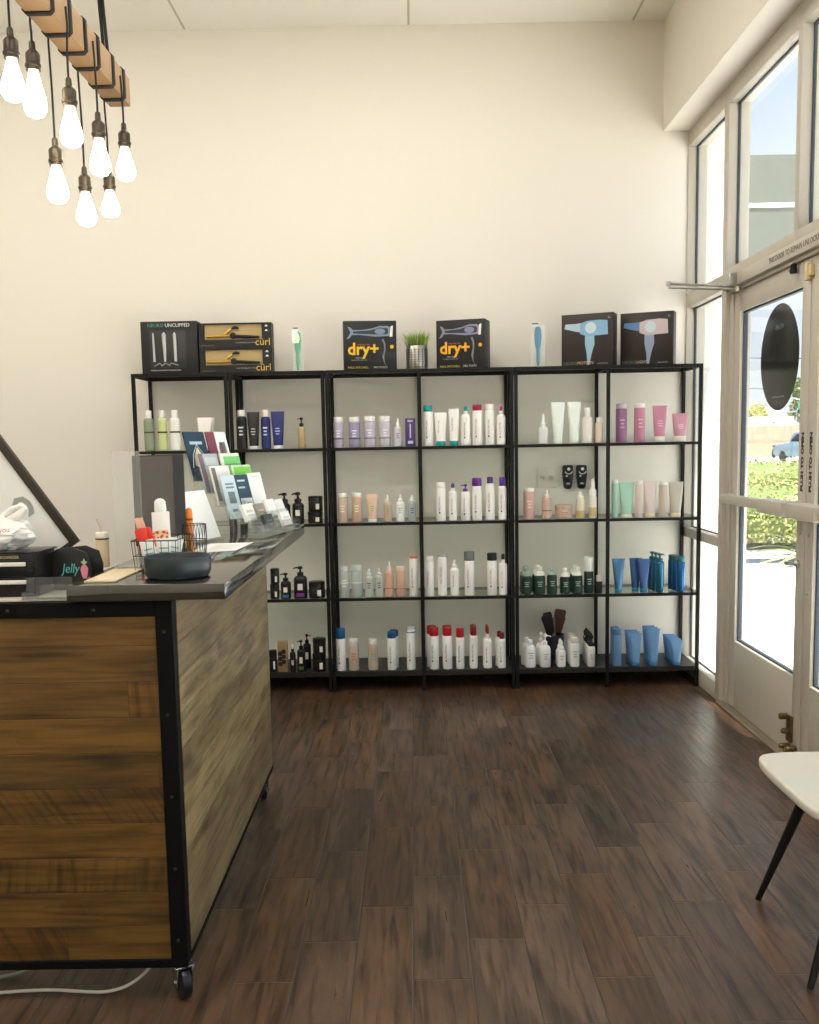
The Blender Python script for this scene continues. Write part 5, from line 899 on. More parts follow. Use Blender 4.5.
MB().box(BX0 + e, BX1 - e, BY0 + .006, BY0 + .03, BZ0 + .022, BZ1 - .036).build('front_panel', WOODF, t, smooth=False)
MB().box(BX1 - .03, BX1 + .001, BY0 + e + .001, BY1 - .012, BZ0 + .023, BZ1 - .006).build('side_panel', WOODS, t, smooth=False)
MB().box(BX0 + .004, BX1 - .031, BY0 + .031, 2.82, BZ1 - .0345, BZ1 + .004).build('desk_top', mat((196, 186, 166), .5, key='desk_laminate'), t, bevel=.001)
MB().box(BX0 + .013, BX1 - .032, 2.83, BY1 - .041, .72, .75).build('work_surface', mat((196, 186, 166), .5, key='desk_laminate'), t, bevel=.001)
CH = mat((168, 166, 160), .25, .9, key='chrome')
for i, (x, y, sw) in enumerate(((BX1 - .020, BY0 + .026, .55), (BX1 - .03, BY1 - .09, .3), (BX0 + .06, BY0 + .05, 1.2), (BX0 + .06, BY1 - .06, -.4))):
    Q = Rz(sw, (x, y, 0))
    c = MB(); c.box(-.024, .024, -.024, .024, BZ0 - .005, BZ0 - .0005, M=Q)
    for s_ in (-1, 1): c.prism([(-.024, BZ0 - .006), (.024, BZ0 - .006), (.014, .034), (-.014, .034)], s_ * .0185 - .002, s_ * .0185 + .002, M=Q @ Matrix.Rotation(PI / 2, 4, 'Z'))
    c.lathe([(0, -.024), (.007, -.024), (.007, .024), (0, .024)], 12, M=Q @ Matrix.Translation((0, 0, .0425)) @ Matrix.Rotation(PI / 2, 4, 'Y'))
    cs = c.build('caster', CH, t, bevel=.0008, seg=1)
    w = MB(); w.lathe([(.0075, -.014), (.032, -.014), (.040, -.010), (.042, 0), (.040, .010), (.032, .014), (.0075, .014)], 30, M=Q @ Matrix.Translation((0, 0, .0425)) @ Matrix.Rotation(PI / 2, 4, 'Y')); w.build('wheel', mat((26, 27, 30), .3, key='caster_rubber'), cs)
# worktop slab
WT = .0; ZW = 1.0345
wt = MB().box(-.803, -.437, 2.278, 3.985, BZ1 + .0045, ZW).build('worktop', mat((38, 35, 28), .08, 0, key='worktop_laminate', noise=.03, scale=6, ior=2.2), bevel=.0015)
tag(wt, 'dark grey metal worktop slab lying across the end of the reception desk', 'worktop')
# cables on the floor under the desk
def cable(name, pts, lab, m):
    n = 14; P_ = [Vector(p) for p in pts]; out = []
    for i in range(len(P_) - 1):
        p0, p1, p2, p3 = P_[max(i - 1, 0)], P_[i], P_[i + 1], P_[min(i + 2, len(P_) - 1)]
        for k in range(n):
            q = k / n; out.append(.5 * ((2 * p1) + (p2 - p0) * q + (2 * p0 - 5 * p1 + 4 * p2 - p3) * q * q + (3 * p1 - p0 - 3 * p2 + p3) * q ** 3))
    out.append(P_[-1]); return tag(MB().tube(out, .0042, 8).build(name, m), lab, 'cable', 'cables under the reception desk')
CABLE = mat((206, 202, 190), .5, key='cable_white')
cable('cable', [(-1.45, 2.22, .0045), (-1.15, 2.33, .0045), (-.95, 2.36, .0045), (-.78, 2.35, .0045), (-.70, 2.385, .03), (-.66, 2.42, .09)], 'long pale cable lying on the floor below the desk front', CABLE)
cable('cable', [(-1.5, 2.36, .0045), (-1.1, 2.42, .0045), (-.98, 2.46, .03), (-.92, 2.50, .09)], 'short pale cable rising behind the bottom rail of the desk', mat((150, 150, 140), .5, key='cable_grey'))

# ------------------------------------------------------------------ things on the desk
ZD = BZ1 + .0045
t = thing('tool_box', 'small black tool box with two white drawer handles on the desk', 'tool box', (-1.03, 2.375, ZD))
MB().box(-.17, .125, 0, .13, 0, .104).build('case', mat((20, 19, 19), .35, key='toolbox_black'), t, bevel=.003)
for z in (.006, .049):
    d_ = MB().box(-.165, .12, -.004, -.0003, z, z + .039).build('drawer', mat((15, 15, 15), .4), t, bevel=.001)
    MB().box(-.15, .103, -.013, -.0045, z + .026, z + .0355).build('handle', mat((226, 220, 208), .4, key='handle_white'), d_, bevel=.002)
text('lettering', 'ORGANIZER', .0095, (.085, -.0006, .0955), TF, mat((190, 176, 120), .5), t, ax='RIGHT')
MB().box(-.17, .13, .002, .135, .104, .1085).build('lid', mat((30, 29, 29), .3, key='lid_black'), t, bevel=.0015)
# plastic bag on the tool box
t = thing('plastic_bag', 'knotted white plastic shopping bag with red print on the tool box', 'bag', (-1.05, 2.44, ZD + .1088))
from mathutils import noise as NZ
m = MB(); n, rows = 72, 34; vs = []; fs = []
for j in range(rows + 1):
    q = j / rows; z = .088 * q
    for i in range(n):
        a = 2 * PI * i / n; base = .10 * (math.sin(PI * (.16 + .70 * q)) ** .55); top = max(0, (q - .62) / .38); r = base * (1 - .55 * top)
        p = Vector((math.cos(a) * 2.2, math.sin(a) * 2.2, q * 2.6))
        r *= 1 + .26 * NZ.noise(p) + .16 * NZ.noise(p * 2.6) + .10 * (1 - abs(NZ.noise(p * 4.2)) * 2) * min(1, q * 3)
        vs.append((r * math.cos(a) * 1.1, r * math.sin(a) * .52, max(0, z + .016 * NZ.noise(p * 1.7 + Vector((9, 2, 5))) * q)))
for j in range(rows):
    for i in range(n): i2 = (i + 1) % n; fs.append((j * n + i, j * n + i2, (j + 1) * n + i2, (j + 1) * n + i))
fs.append(tuple(reversed(range(n)))); fs.append(tuple(rows * n + i for i in range(n)))
BAG = mat((232, 230, 222), .35, key='bag_plastic', bump=.6, scale=60)
m.add(vs, fs); m.build('pouch', BAG, t, ang=70)
for s_, xo in ((-1, .010), (1, .055)):
    h = MB(); pts = [(xo - .014, .006 * s_, .070), (xo - .020, .005 * s_, .095), (xo - .016, .002 * s_, .122), (xo, 0, .136), (xo + .014, -.002 * s_, .126), (xo + .016, -.004 * s_, .10), (xo + .008, 0, .070)]
    if s_ > 0: pts = [(x + .6 * (z - .07), y, .07 + (z - .07) * .55) for x, y, z in pts]
    h.tube(pts, [.013, .010, .008, .007, .008, .010, .013], 9); h.build('loop_handle', BAG, t, ang=70)
text('lettering', 'thank you', .018, (.050, -.062, .050), (PI / 2 - .2, -.1, 0), mat((206, 60, 70), .5, key='bag_red'), t)
# leaning sign board
bd = Vector((.195, 0, -.285)).normalized(); bl_ = Vector((-bd.z * -1, 0, 0))
ang = math.atan2(.195, .285)
t = thing('sign_board', 'tilted white sign board with a dark frame edge above the plastic bag', 'sign', (-1.040, 2.62, ZD + .002), rot=(0, -ang, 0))
hb_ = .62; wb = .19
f = MB()
for q in ((0, .014, 0, hb_), (wb - .022, wb, 0, hb_), (.014, wb - .022, 0, .014), (.014, wb - .022, hb_ - .014, hb_)): f.box(q[0], q[1], 0, .018, q[2], q[3])
f.build('frame', mat((52, 46, 36), .5, key='sign_frame'), t, bevel=.001)
MB().box(.0142, wb - .0222, .006, .012, .0142, hb_ - .0142).build('printed_sheet', mat((226, 224, 218), .5, key='sheet_white'), t, smooth=False)
text('lettering', 'S', .16, (.10, .0055, .12), (PI / 2, -PI / 2, 0), mat((150, 152, 148), .5, key='grey_print'), t, ax='LEFT')
# black caddy with teal lettering and strawberry
t = thing('caddy', 'black desk caddy with teal Jelly lettering and a pink strawberry', 'caddy', (-.868, 2.50, ZD), -.12)
CB = mat((38, 38, 36), .45, key='caddy_black')
side = [(-.052, 0), (.062, 0), (.066, .06), (.056, .094), (.02, .108), (-.02, .104), (-.044, .09), (-.052, .08)]
MB().prism(side, -.022, -.018).build('side_panel', CB, t, bevel=.0012)
MB().prism([(x * .96, z * .97) for x, z in side], .055, .059).build('side_panel', CB, t, bevel=.0012)
k = MB(); k.box(-.05, .06, -.0178, .0548, 0, .004); k.box(-.05, -.046, -.0178, .0548, .0042, .07); k.box(-.004, -.001, -.0178, .0548, .0042, .06); k.build('tray', mat((18, 18, 18), .4, key='tray_black'), t, bevel=.0008, seg=1)
text('lettering', 'Jelly', .034, (.012, -.0226, .054), (PI / 2, .0, 0), mat((96, 190, 186), .5, key='jelly_teal'), t, shear=.25, sx=.82)
s_ = MB(); s_.prism([(.049 + .010 * math.cos(a) * (1 if math.sin(a) > 0 else .9), .05 + (.014 if math.sin(a) > 0 else .022) * math.sin(a)) for a in [2 * PI * k / 20 for k in range(20)]], -.0232, -.022); s_.build('strawberry_print', mat((222, 140, 160), .5, key='straw_pink'), t, smooth=False)
s_ = MB(); s_.prism([(.040, .072), (.045, .066), (.049, .064), (.053, .066), (.058, .072), (.053, .072), (.049, .08), (.045, .072)], -.0236, -.0225); s_.build('strawberry_leaf', mat((186, 196, 160), .5, key='straw_leaf'), t, smooth=False)
k = MB(); k.lathe([(.020, 0), (.023, 0), (.023, .004), (.020, .004)], 22, c=(-.022, .03, .0702)); k.box(-.045, -.0012, .028, .032, .066, .0698); k.build('cup_ring', CB, t)
# clear card holder on the desk edge
t = thing('card_holder', 'empty clear acrylic card holder on the desk edge before the caddy', 'holder', (-.868, 2.33, ZD), .0)
k = MB(); k.box(-.055, .055, .02, .0225, 0, .05, M=Matrix.Shear('XY', 4, (0, 0)) if False else None); k.box(-.055, .055, -.012, .0195, 0, .0022); k.box(-.055, -.0525, -.012, .0195, .0024, .018); k.box(.0525, .055, -.012, .0195, .0024, .034); k.box(-.01, .052, -.012, -.0098, .0024, .036); k.box(-.052, -.0125, -.012, -.0098, .0024, .016)
k.build('holder_body', glass_mat('acrylic_grey', (246, 248, 248), haze=.07, hazec=(190, 188, 184)), t, bevel=.0006, seg=1)
# tumbler and tin
t = thing('tin', 'small round purple and white tin under the cream tumbler', 'tin', (-.866, 2.765, ZD))
MB().lathe([(0, 0), (.019, 0), (.02, .001), (.02, .016), (0, .016)], 26).build('body', mat((84, 50, 92), .35), t)
MB().lathe([(.0203, .0163), (.0207, .0165), (.0207, .022), (.019, .0235), (0, .0238)], 26).build('lid', mat((222, 216, 210), .35), t)
t = thing('tumbler', 'slim cream drinking tumbler with a straw beside the caddy', 'tumbler', (-.866, 2.765, ZD + .0242))
MB().lathe([(0, 0), (.0165, 0), (.0175, .002), (.0175, .076), (0, .076)], 26).build('cup', mat((228, 206, 172), .4), t)
MB().lathe([(.0176, .0762), (.0182, .0764), (.0182, .080), (.0176, .0802)], 26).build('dark_ring', mat((60, 56, 50), .4), t)
MB().lathe([(.0174, .0804), (.018, .081), (.018, .093), (.016, .096), (0, .096)], 26).build('lid', mat((236, 226, 206), .4), t)
MB().tube([(.0, 0, .0965), (-.006, 0, .115), (-.012, 0, .134)], .0026, 10).build('straw', mat((214, 196, 176), .4), t)

# things on the worktop ---------------------------------------------------
ZW += .0006
t = thing('bowl', 'round dark teal bowl near the corner of the worktop', 'bowl', (-.572, 2.40, ZW))
k = MB(); k.lathe([(0, 0), (.066, 0), (.074, .004), (.079, .014), (.0795, .05), (.078, .053), (.0755, .05), (.0745, .02), (.068, .009), (0, .008)], 56); k.build('body', mat((40, 50, 52), .33, key='bowl_glaze'), t)
# kraft sheet and white form
t = MB().box(-.775, -.70, 2.32, 2.56, ZW, ZW + .004, M=None).build('kraft_notepad', mat((200, 184, 150), .7, key='kraft', noise=.06), bevel=.0008)
tag(t, 'tan kraft notepad lying flat at the worktop end', 'notepad')
t = thing('printed_form', 'white printed sheet lying flat beside the bowl', 'paper', (-.60, 3.10, ZW), .0)
MB().add([(-.075, -.17, 0), (.062, -.10, 0), (.075, .15, 0), (-.06, .13, 0), (-.075, -.17, .0006), (.062, -.10, .0006), (.075, .15, .0006), (-.06, .13, .0006)], [(3, 2, 1, 0), (4, 5, 6, 7), (0, 1, 5, 4), (1, 2, 6, 5), (2, 3, 7, 6), (3, 0, 4, 7)]).build('sheet', mat((238, 236, 230), .5, key='paper_white'), t, smooth=False)
k = MB()
for i in range(7): k.box(-.03, .045, -.05 + i * .022, -.044 + i * .022, .0006, .0008)
k.build('printed_lines', mat((186, 184, 178), .6), t, smooth=False)
# acrylic upright sheet
t = thing('acrylic_stand', 'tall clear acrylic display stand at the worktop end', 'stand', (-.728, 2.60, ZW), -.1)
k = MB(); k.box(-.052, .022, 0, .003, .0, .305); k.box(-.052, .022, .0032, .05, 0, .003); k.build('sheet', glass_mat('acrylic_sheet', (252, 253, 252), haze=.1, hazec=(240, 238, 232)), t, bevel=.0005, seg=1)
# monitor
t = thing('monitor', 'dark desktop monitor turned away beside the wire basket', 'monitor', (-.742, 2.945, ZW), 0)
ma = -.09
Mm = Rz(PI / 2 + ma)
MB().box(-.20, .20, -.009, .009, .042, .292, M=Mm).build('housing', mat((15, 15, 16), .5, key='monitor_case'), t, bevel=.004)
MB().box(-.196, .085, -.0105, -.0093, .046, .288, M=Mm).build('rear_panel', mat((78, 68, 58), .5, key='monitor_taupe'), t, smooth=False)
k = MB(); k.box(-.02, .02, -.008, .008, .009, .0415, M=Mm); k.build('neck', mat((34, 35, 37), .4, key='monitor_black'), t); MB().box(-.08, .08, -.04, .04, 0, .0085, M=Mm).build('foot', mat((34, 35, 37), .4, key='monitor_black'), t, bevel=.002)
# wire basket and its contents
WIRE = mat((58, 54, 48), .4, .6, key='basket_wire')
bx0, bx1, by0, by1, bh = -.715, -.602, 2.515, 2.70, .078
t = thing('wire_basket', 'open dark wire basket of small samples behind the bowl', 'basket', ((bx0 + bx1) / 2, (by0 + by1) / 2, ZW))
ox, oy = (bx1 - bx0) / 2, (by1 - by0) / 2; w = .0012
k = MB()
for z, s_ in ((w, .9), (bh, 1.0), (bh * .5, .95)): k.tube([(-ox * s_, -oy * s_, z), (ox * s_, -oy * s_, z), (ox * s_, oy * s_, z), (-ox * s_, oy * s_, z), (-ox * s_, -oy * s_, z)], w * (1.5 if z > .05 else 1), 6)
for i in range(7):
    x = -ox + i * 2 * ox / 6; k.tube([(x, -oy, bh), (x * .9, -oy * .9, w), (x * .9, oy * .9, w), (x, oy, bh)], w * .8, 5)
for i in range(1, 7):
    y = -oy + i * 2 * oy / 7; k.tube([(-ox, y, bh), (-ox * .9, y * .9, w), (ox * .9, y * .9, w), (ox, y, bh)], w * .8, 5)
k.build('wire_frame', WIRE, t, ang=80)
def packet(name, label, cat, x, y, z, w_, h_, d_, rot, c, extra=None, group=None):
    p = thing(name, label, cat, (x, y, z), 0, group, rot=rot)
    MB().box(-w_ / 2, w_ / 2, 0, d_, 0, h_).build('pack', mat(c, .4), p, bevel=min(.002, d_ * .3)); 
    if extra: extra(p, w_, h_)
    return p
ZP = ZW + .005
def stick(p, w_, h_): MB().box(-.006, .006, .001, .003, h_ + .0003, h_ + .028).build('stick', mat((222, 176, 150), .5), p, bevel=.001)
for i, (x, y, rx, ry, lab) in enumerate(((-.693, 2.56, -.12, -.26, 'bright red packet with a pale stick, front of the pair in the basket'), (-.684, 2.585, -.10, -.33, 'bright red packet with a pale stick, back of the pair in the basket'))):
    p = thing('red_packet', lab, 'packet', (x, y, ZP + .048), 0, 'red packets in the wire basket', rot=(rx, ry, 0))
    MB().box(-.015, .015, 0, .012, 0, .055).build('pack', mat((214, 52, 40), .35), p, bevel=.004); stick(p, .03, .055)
    MB().box(-.013, .013, .003, .008, -.046, -.0005).build('clear_wrap', mat((206, 208, 202), .4), p, bevel=.001)
def floral(p, w_, h_):
    f_ = MB(); rr = random.Random(5)
    for q in range(26):
        a, b = rr.uniform(-w_ * .42, w_ * .42), rr.uniform(h_ * .30, h_ * .62); f_.lathe([(0, 0), (.0035, 0), (.0035, .0004), (0, .0004)], 7, M=Matrix.Translation((a, -.0003, b)) @ Matrix.Rotation(PI / 2, 4, 'X'))
    f_.build('flower_print', mat((228, 92, 74), .5), p, smooth=False)
    MB().box(-w_ * .49, w_ * .49, -.0003, .001, h_ * .28, h_ * .64).build('label_band', mat((240, 214, 170), .5), p, smooth=False)
    MB().lathe([(0, 0), (w_ * .34, 0), (w_ * .38, .004), (w_ * .34, .028), (w_ * .2, .034), (0, .036)], 20, c=(0, .011, h_ + .0004), sy=.6).build('cap', mat((236, 234, 230), .4), p)
packet('lotion_pouch', 'white lotion pouch with orange flower print standing in the basket', 'pouch', -.672, 2.650, ZP, .044, .138, .02, (-.10, -.04, 0), (236, 232, 226), floral)
def tealp(p, w_, h_):
    for k_ in range(4): MB().box(-w_ * .3, w_ * .3, -.0005, .0005, h_ * (.2 + .15 * k_), h_ * (.2 + .15 * k_) + .003).build('printed_line', mat((110, 160, 160), .5), p, smooth=False)
for i, (x, y, ry, lab) in enumerate(((-.668, 2.535, -.22, 'white sample sachet, the one below the red packets'), (-.645, 2.556, .0, 'white sample sachet with teal lines, middle of the basket'), (-.632, 2.578, .22, 'white sample sachet leaning toward the wire cup'))):
    packet('sample_sachet', lab, 'sachet', x, y, ZP, .036, .075, .006, (-.08, ry, 0), (228, 232, 228), tealp, 'sample sachets in the wire basket')
# wire cup with the orange bottle
t = thing('wire_cup', 'round dark wire cup next to the white sign card', 'cup', (-.625, 2.84, ZW))
k = MB()
for i in range(22):
    a = 2 * PI * i / 22 + .1; k.tube([(.030 * math.cos(a), .030 * math.sin(a), .001), (.034 * math.cos(a + .12), .034 * math.sin(a + .12), .05), (.033 * math.cos(a), .033 * math.sin(a), .094)], .0009, 5)
for z, r_ in ((.001, .030), (.05, .034), (.094, .033)): k.tube([(r_ * math.cos(2 * PI * i / 28), r_ * math.sin(2 * PI * i / 28), z) for i in range(29)], .0013, 6)
k.lathe([(0, .0), (.029, 0), (.029, .0012), (0, .0012)], 24); k.build('wire_frame', WIRE, t, ang=80)
t = thing('orange_bottle', 'bright orange bottle sticking up behind the wire cup', 'bottle', (-.655, 2.915, ZW))
MB().lathe([(0, 0), (.009, 0), (.010, .001), (.010, .12), (.008, .134), (0, .138)], 22).build('body', mat((232, 132, 34), .35), t)
MB().lathe([(.0102, .10), (.0104, .10), (.0104, .106), (.0102, .106)], 22).build('dark_band', mat((120, 50, 20), .4), t)

# everything leaning faces the customer side, turned a little toward the door
FA = math.radians(60)       # local -Y (front) turned to +X / -Y
def leanbox(mb, w_, h_, d_, x, y, z, lean): return mb.box(-w_ / 2, w_ / 2, 0, d_, 0, h_, M=Matrix.Translation((x, y, z)) @ Matrix.Rotation(-lean, 4, 'X'))
# white sign card in an acrylic holder
t = thing('sign_card', 'plain white sign card leaning in a clear holder behind the form', 'card', (-.69, 3.36, ZW), math.radians(74))
leanbox(MB(), .17, .170, .002, 0, 0, .005, .34).build('card', mat((238, 240, 236), .5, key='card_white'), t, smooth=False)
k = MB(); leanbox(k, .174, .176, .002, 0, .0045, .0035, .34); k.box(-.087, .087, -.012, .055, -.0, .0018); k.build('clear_holder', ACRYL, t, smooth=False)
k = MB()
for i in range(3): leanbox(k, .05, .0014, .0004, .02, -.0008 + (.05 + i * .02) * math.tan(.34), .05 + i * .02, .34)
k.build('printed_line', mat((190, 194, 190), .5), t, smooth=False)
# brochure rack
RX, RY = -.76, 3.85
t = thing('brochure_rack', 'tiered clear acrylic brochure rack on the worktop', 'rack', (RX, RY, ZW), FA)
k = MB(); LN = .27
tiers = [(0.0, .185), (.055, .140), (.11, .095), (.165, .045)]
for i, (fy, z) in enumerate(tiers):
    leanbox(k, .24, .15 if i else .19, .002, 0, -fy + .006, z, LN)
    k.box(-.12, .12, -fy - .016, -fy + .004, z - .0022, z - .0002); leanbox(k, .24, .05, .0018, 0, -fy - .018, z, LN)
for s_ in (-1, 1):
    k.prism([(-.0, 0), (.2, 0), (.188, .06), (.0, .21)], s_ * .121 - .001, s_ * .121 + .001, M=Matrix.Rotation(-PI / 2, 4, 'Z'))
k.build('rack_body', ACRYL, t, smooth=False)
def brochure(tier, x, w_, h_, c, lab, art=None, stack=.006):
    fy, z = tiers[tier]; p = Matrix.Rotation(FA, 4, 'Z') @ Vector((x, -fy - .006, z + .0030)); b = thing('brochure', lab, 'brochure', (RX + p.x, RY + p.y, ZW + p.z), 0, 'brochures in the acrylic rack', rot=(Matrix.Rotation(FA, 4, 'Z') @ Matrix.Rotation(-LN, 4, 'X')).to_euler())
    MB().box(-w_ / 2, w_ / 2, 0, stack, 0, h_).build('paper_stack', mat(c, .4), b, smooth=False)
    for (x0, x1, z0, z1, cc) in (art or []): MB().box(x0 * w_ - w_ / 2, x1 * w_ - w_ / 2, -.0006, .0004, z0 * h_, z1 * h_).build('printed_block', mat(cc, .45), b, smooth=False)
    return b
navy = (34, 58, 78)
b = brochure(0, -.062, .112, .19, navy, 'navy brochure with a pale lotus on the top tier', [(.2, .8, .74, .80, (170, 196, 210))])
k = MB(); k.prism([(-.03, .06), (-.022, .095), (0, .13), (.022, .095), (.03, .06), (0, .045)], -.001, .0005); k.build('lotus_print', mat((226, 214, 170), .5), b, smooth=False)
k = MB(); k.tube([(-.045, -.0006, .05), (-.03, -.0006, .10), (0, -.0006, .14), (.03, -.0006, .10), (.045, -.0006, .05)], .0016, 5); k.build('lotus_outline', mat((206, 214, 210), .5), b)
b = brochure(0, .062, .112, .19, (122, 62, 78), 'maroon brochure with a white side panel on the top tier', [(.42, 1, 0, 1, (224, 232, 230)), (.5, .9, .4, .7, (206, 160, 140)), (.55, .85, .55, .78, (90, 66, 56))])
brochure(1, -.062, .105, .15, (176, 186, 188), 'grey lilac brochure on the second tier', [(0, .22, 0, 1, (128, 106, 124)), (.3, .9, .7, .9, (196, 208, 206))])
brochure(1, .062, .112, .15, (226, 230, 216), 'pale brochure with green bands on the second tier', [(.15, 1, .45, .92, (122, 202, 118)), (.15, 1, .66, .72, (206, 232, 196)), (.15, 1, .1, .3, (150, 214, 140))])
brochure(2, -.062, .105, .15, (232, 232, 226), 'white brochure with dark edge on the third tier', [(.05, .25, .1, .95, (120, 118, 116)), (.45, .6, .6, .64, (160, 160, 156)), (.5, .85, .45, .5, (180, 180, 176))])
brochure(2, .062, .112, .15, (196, 226, 180), 'lime green brochure on the third tier', [(.1, 1, .5, .95, (130, 206, 84)), (.1, 1, .68, .74, (214, 236, 196))])
brochure(3, -.078, .075, .165, (206, 222, 228), 'pale blue leaflet with a grey square on the front tier', [(.25, .75, .35, .62, (120, 132, 138)), (.2, .8, .7, .74, (120, 140, 150)), (.2, .8, .78, .82, (120, 140, 150)), (.3, .7, .16, .22, (84, 96, 104))])
brochure(3, .0, .072, .165, (52, 78, 94), 'navy leaflet with a photo on the front tier', [(.05, .95, .05, .45, (212, 220, 220)), (.1, .35, .08, .4, (150, 170, 172)), (.5, .8, .1, .36, (176, 120, 96)), (.1, .7, .84, .88, (214, 222, 226)), (.1, .6, .68, .72, (190, 204, 212))])
brochure(3, .078, .08, .17, (240, 241, 236), 'blank white leaflet on the front tier', [(.3, .7, .9, .93, (214, 216, 212))])
# business card holder with six stacks of cards
CX, CY = -.532, 3.60
FA2 = math.radians(78)
t = thing('business_card_holder', 'stepped clear business card holder before the brochures', 'holder', (CX, CY, ZW), FA2)
k = MB(); ct = [(.0, .052), (.045, .018)]
for fy, z in ct:
    k.box(-.21, .21, -fy - .014, -fy + .022, z - .002, z); leanbox(k, .42, .028, .0016, 0, -fy - .016, z, .3); leanbox(k, .42, .045, .0016, 0, -fy + .020, z, .3)
for x in (-.211, -.07, .07, .211): k.box(x - .0008, x + .0008, -.062, .03, 0, .012)
k.box(-.21, .21, -.062, .03, 0, .0018); k.build('holder_body', ACRYL, t, smooth=False)
def cards(row, x, w_, h_, c, lab, n=.012, art=None):
    fy, z = ct[row]; p = Matrix.Rotation(FA2, 4, 'Z') @ Vector((x, -fy - .006, z + .0048)); b = thing('business_card_stack', lab, 'business cards', (CX + p.x, CY + p.y, ZW + p.z), 0, 'business card stacks in the holder', rot=(Matrix.Rotation(FA2, 4, 'Z') @ Matrix.Rotation(-.34, 4, 'X')).to_euler())
    MB().box(-w_ / 2, w_ / 2, 0, n, 0, h_).build('cards', mat(c, .4), b, bevel=.0006, seg=1)
    if art:
        k_ = MB(); k_.box(-w_ * .3, w_ * .3, -.0005, .0005, h_ * .5, h_ * .62); k_.box(-w_ * .2, w_ * .2, -.0005, .0005, h_ * .3, h_ * .36); k_.build('printed_line', mat(art, .5), b, smooth=False)
cards(0, -.145, .092, .062, (240, 238, 230), 'white business cards at the near end of the upper row', art=(200, 200, 196))
cards(0, -.035, .088, .056, (150, 142, 126), 'taupe business cards in the upper row', art=(190, 184, 170))
cards(0, .075, .092, .066, (240, 241, 238), 'white business cards in the middle of the upper row')
cards(0, .172, .085, .060, (234, 236, 232), 'white business cards at the far end of the upper row')
cards(1, -.075, .088, .055, (56, 62, 62), 'charcoal business cards in the lower row', art=(120, 126, 126))
cards(1, .10, .092, .052, (240, 240, 236), 'white business cards in the lower row', art=(214, 214, 210))

# ------------------------------------------------------------------ hanging beam light
t = thing('beam_chandelier', 'rough wooden beam with glowing bulbs hanging on wrapped black cords', 'chandelier', (-.957, 2.7, 2.483))
BW = mat((160, 128, 90), .6, key='beam_wood', noise=.22, scale=9, bump=.3)
MB().box(-.035, .035, -.95, .80, 0, .092).build('beam', BW, t, bevel=.004)
CORD = mat((26, 23, 20), .6, key='cord_black')
for yq in (3.418, 3.30, 3.15, 3.03, 2.90, 2.76, 2.62, 2.40, 2.2):
    y = yq - 2.7; c_ = MB(); r = .0052; a, b = .0355 + r * .4, .092 + r * .4
    for o_ in (-.0042, .0042): c_.tube([(-a + .006, y + o_, b), (-a, y + o_, b - .006), (-a, y + o_, .004), (-a + .007, y + o_, -r * .6), (a - .007, y + o_, -r * .6), (a, y + o_, .004), (a, y + o_, b - .006), (a - .006, y + o_, b), (-a + .006, y + o_, b)], r * .9, 6)
    c_.build('cord_wrap', CORD, t, ang=60)
c_ = MB()
for dx in (-.006, .006): c_.tube([(.012 + dx, .62, .093), (.0 + dx * .6, .57, .6), (dx * .3 - .01, .53, ZC - 2.484)], .0055, 8)
c_.build('support_cable', CORD, t)
BULB = emit_mat('bulb_glow', (255, 238, 210), 14.0)
SOCK = mat((76, 68, 58), .4, .6, key='aged_bronze')
for (x, y, zs, zb) in ((-1.002, 2.673, 2.412, 2.232), (-1.000, 2.819, 2.435, 2.238), (-.999, 2.955, 2.225, 2.046), (-.917, 2.85, 2.35, 2.168), (-.998, 3.206, 2.213, 2.036), (-.911, 3.082, 2.334, 2.152), (-.998, 3.469, 2.282, 2.120), (-.911, 3.359, 2.388, 2.208)):
    lx, ly = x + .957, y - 2.7; zs -= 2.483; zb -= 2.483; side = -.0425 if lx < 0 else .0425
    c_ = MB(); c_.tube([(side, ly, .05), (side * 1.05, ly, 0), (lx, ly, zs * .5), (lx, ly, zs - .002)], .0032, 8); pc = c_.build('pendant_cord', CORD, t)
    s_ = MB(); s_.lathe([(.006, 0), (.008, -.004), (.009, -.022), (.017, -.030), (.019, -.034), (.0185, -.058), (.021, -.060), (.021, -.066), (.0185, -.068), (.0185, -.076), (0, -.076)], 22, c=(lx, ly, zs)); s_.build('socket', SOCK, pc)
    h = zs - .076 - zb; b = MB(); prof = [(.012, 0), (.0135, -.08 * h), (.019, -.28 * h), (.027, -.52 * h), (.0305, -.70 * h), (.029, -.84 * h), (.021, -.95 * h), (.010, -.99 * h), (0, -h)]
    b.lathe(prof, 24, c=(lx, ly, zs - .0765)); b.build('bulb', BULB, pc)

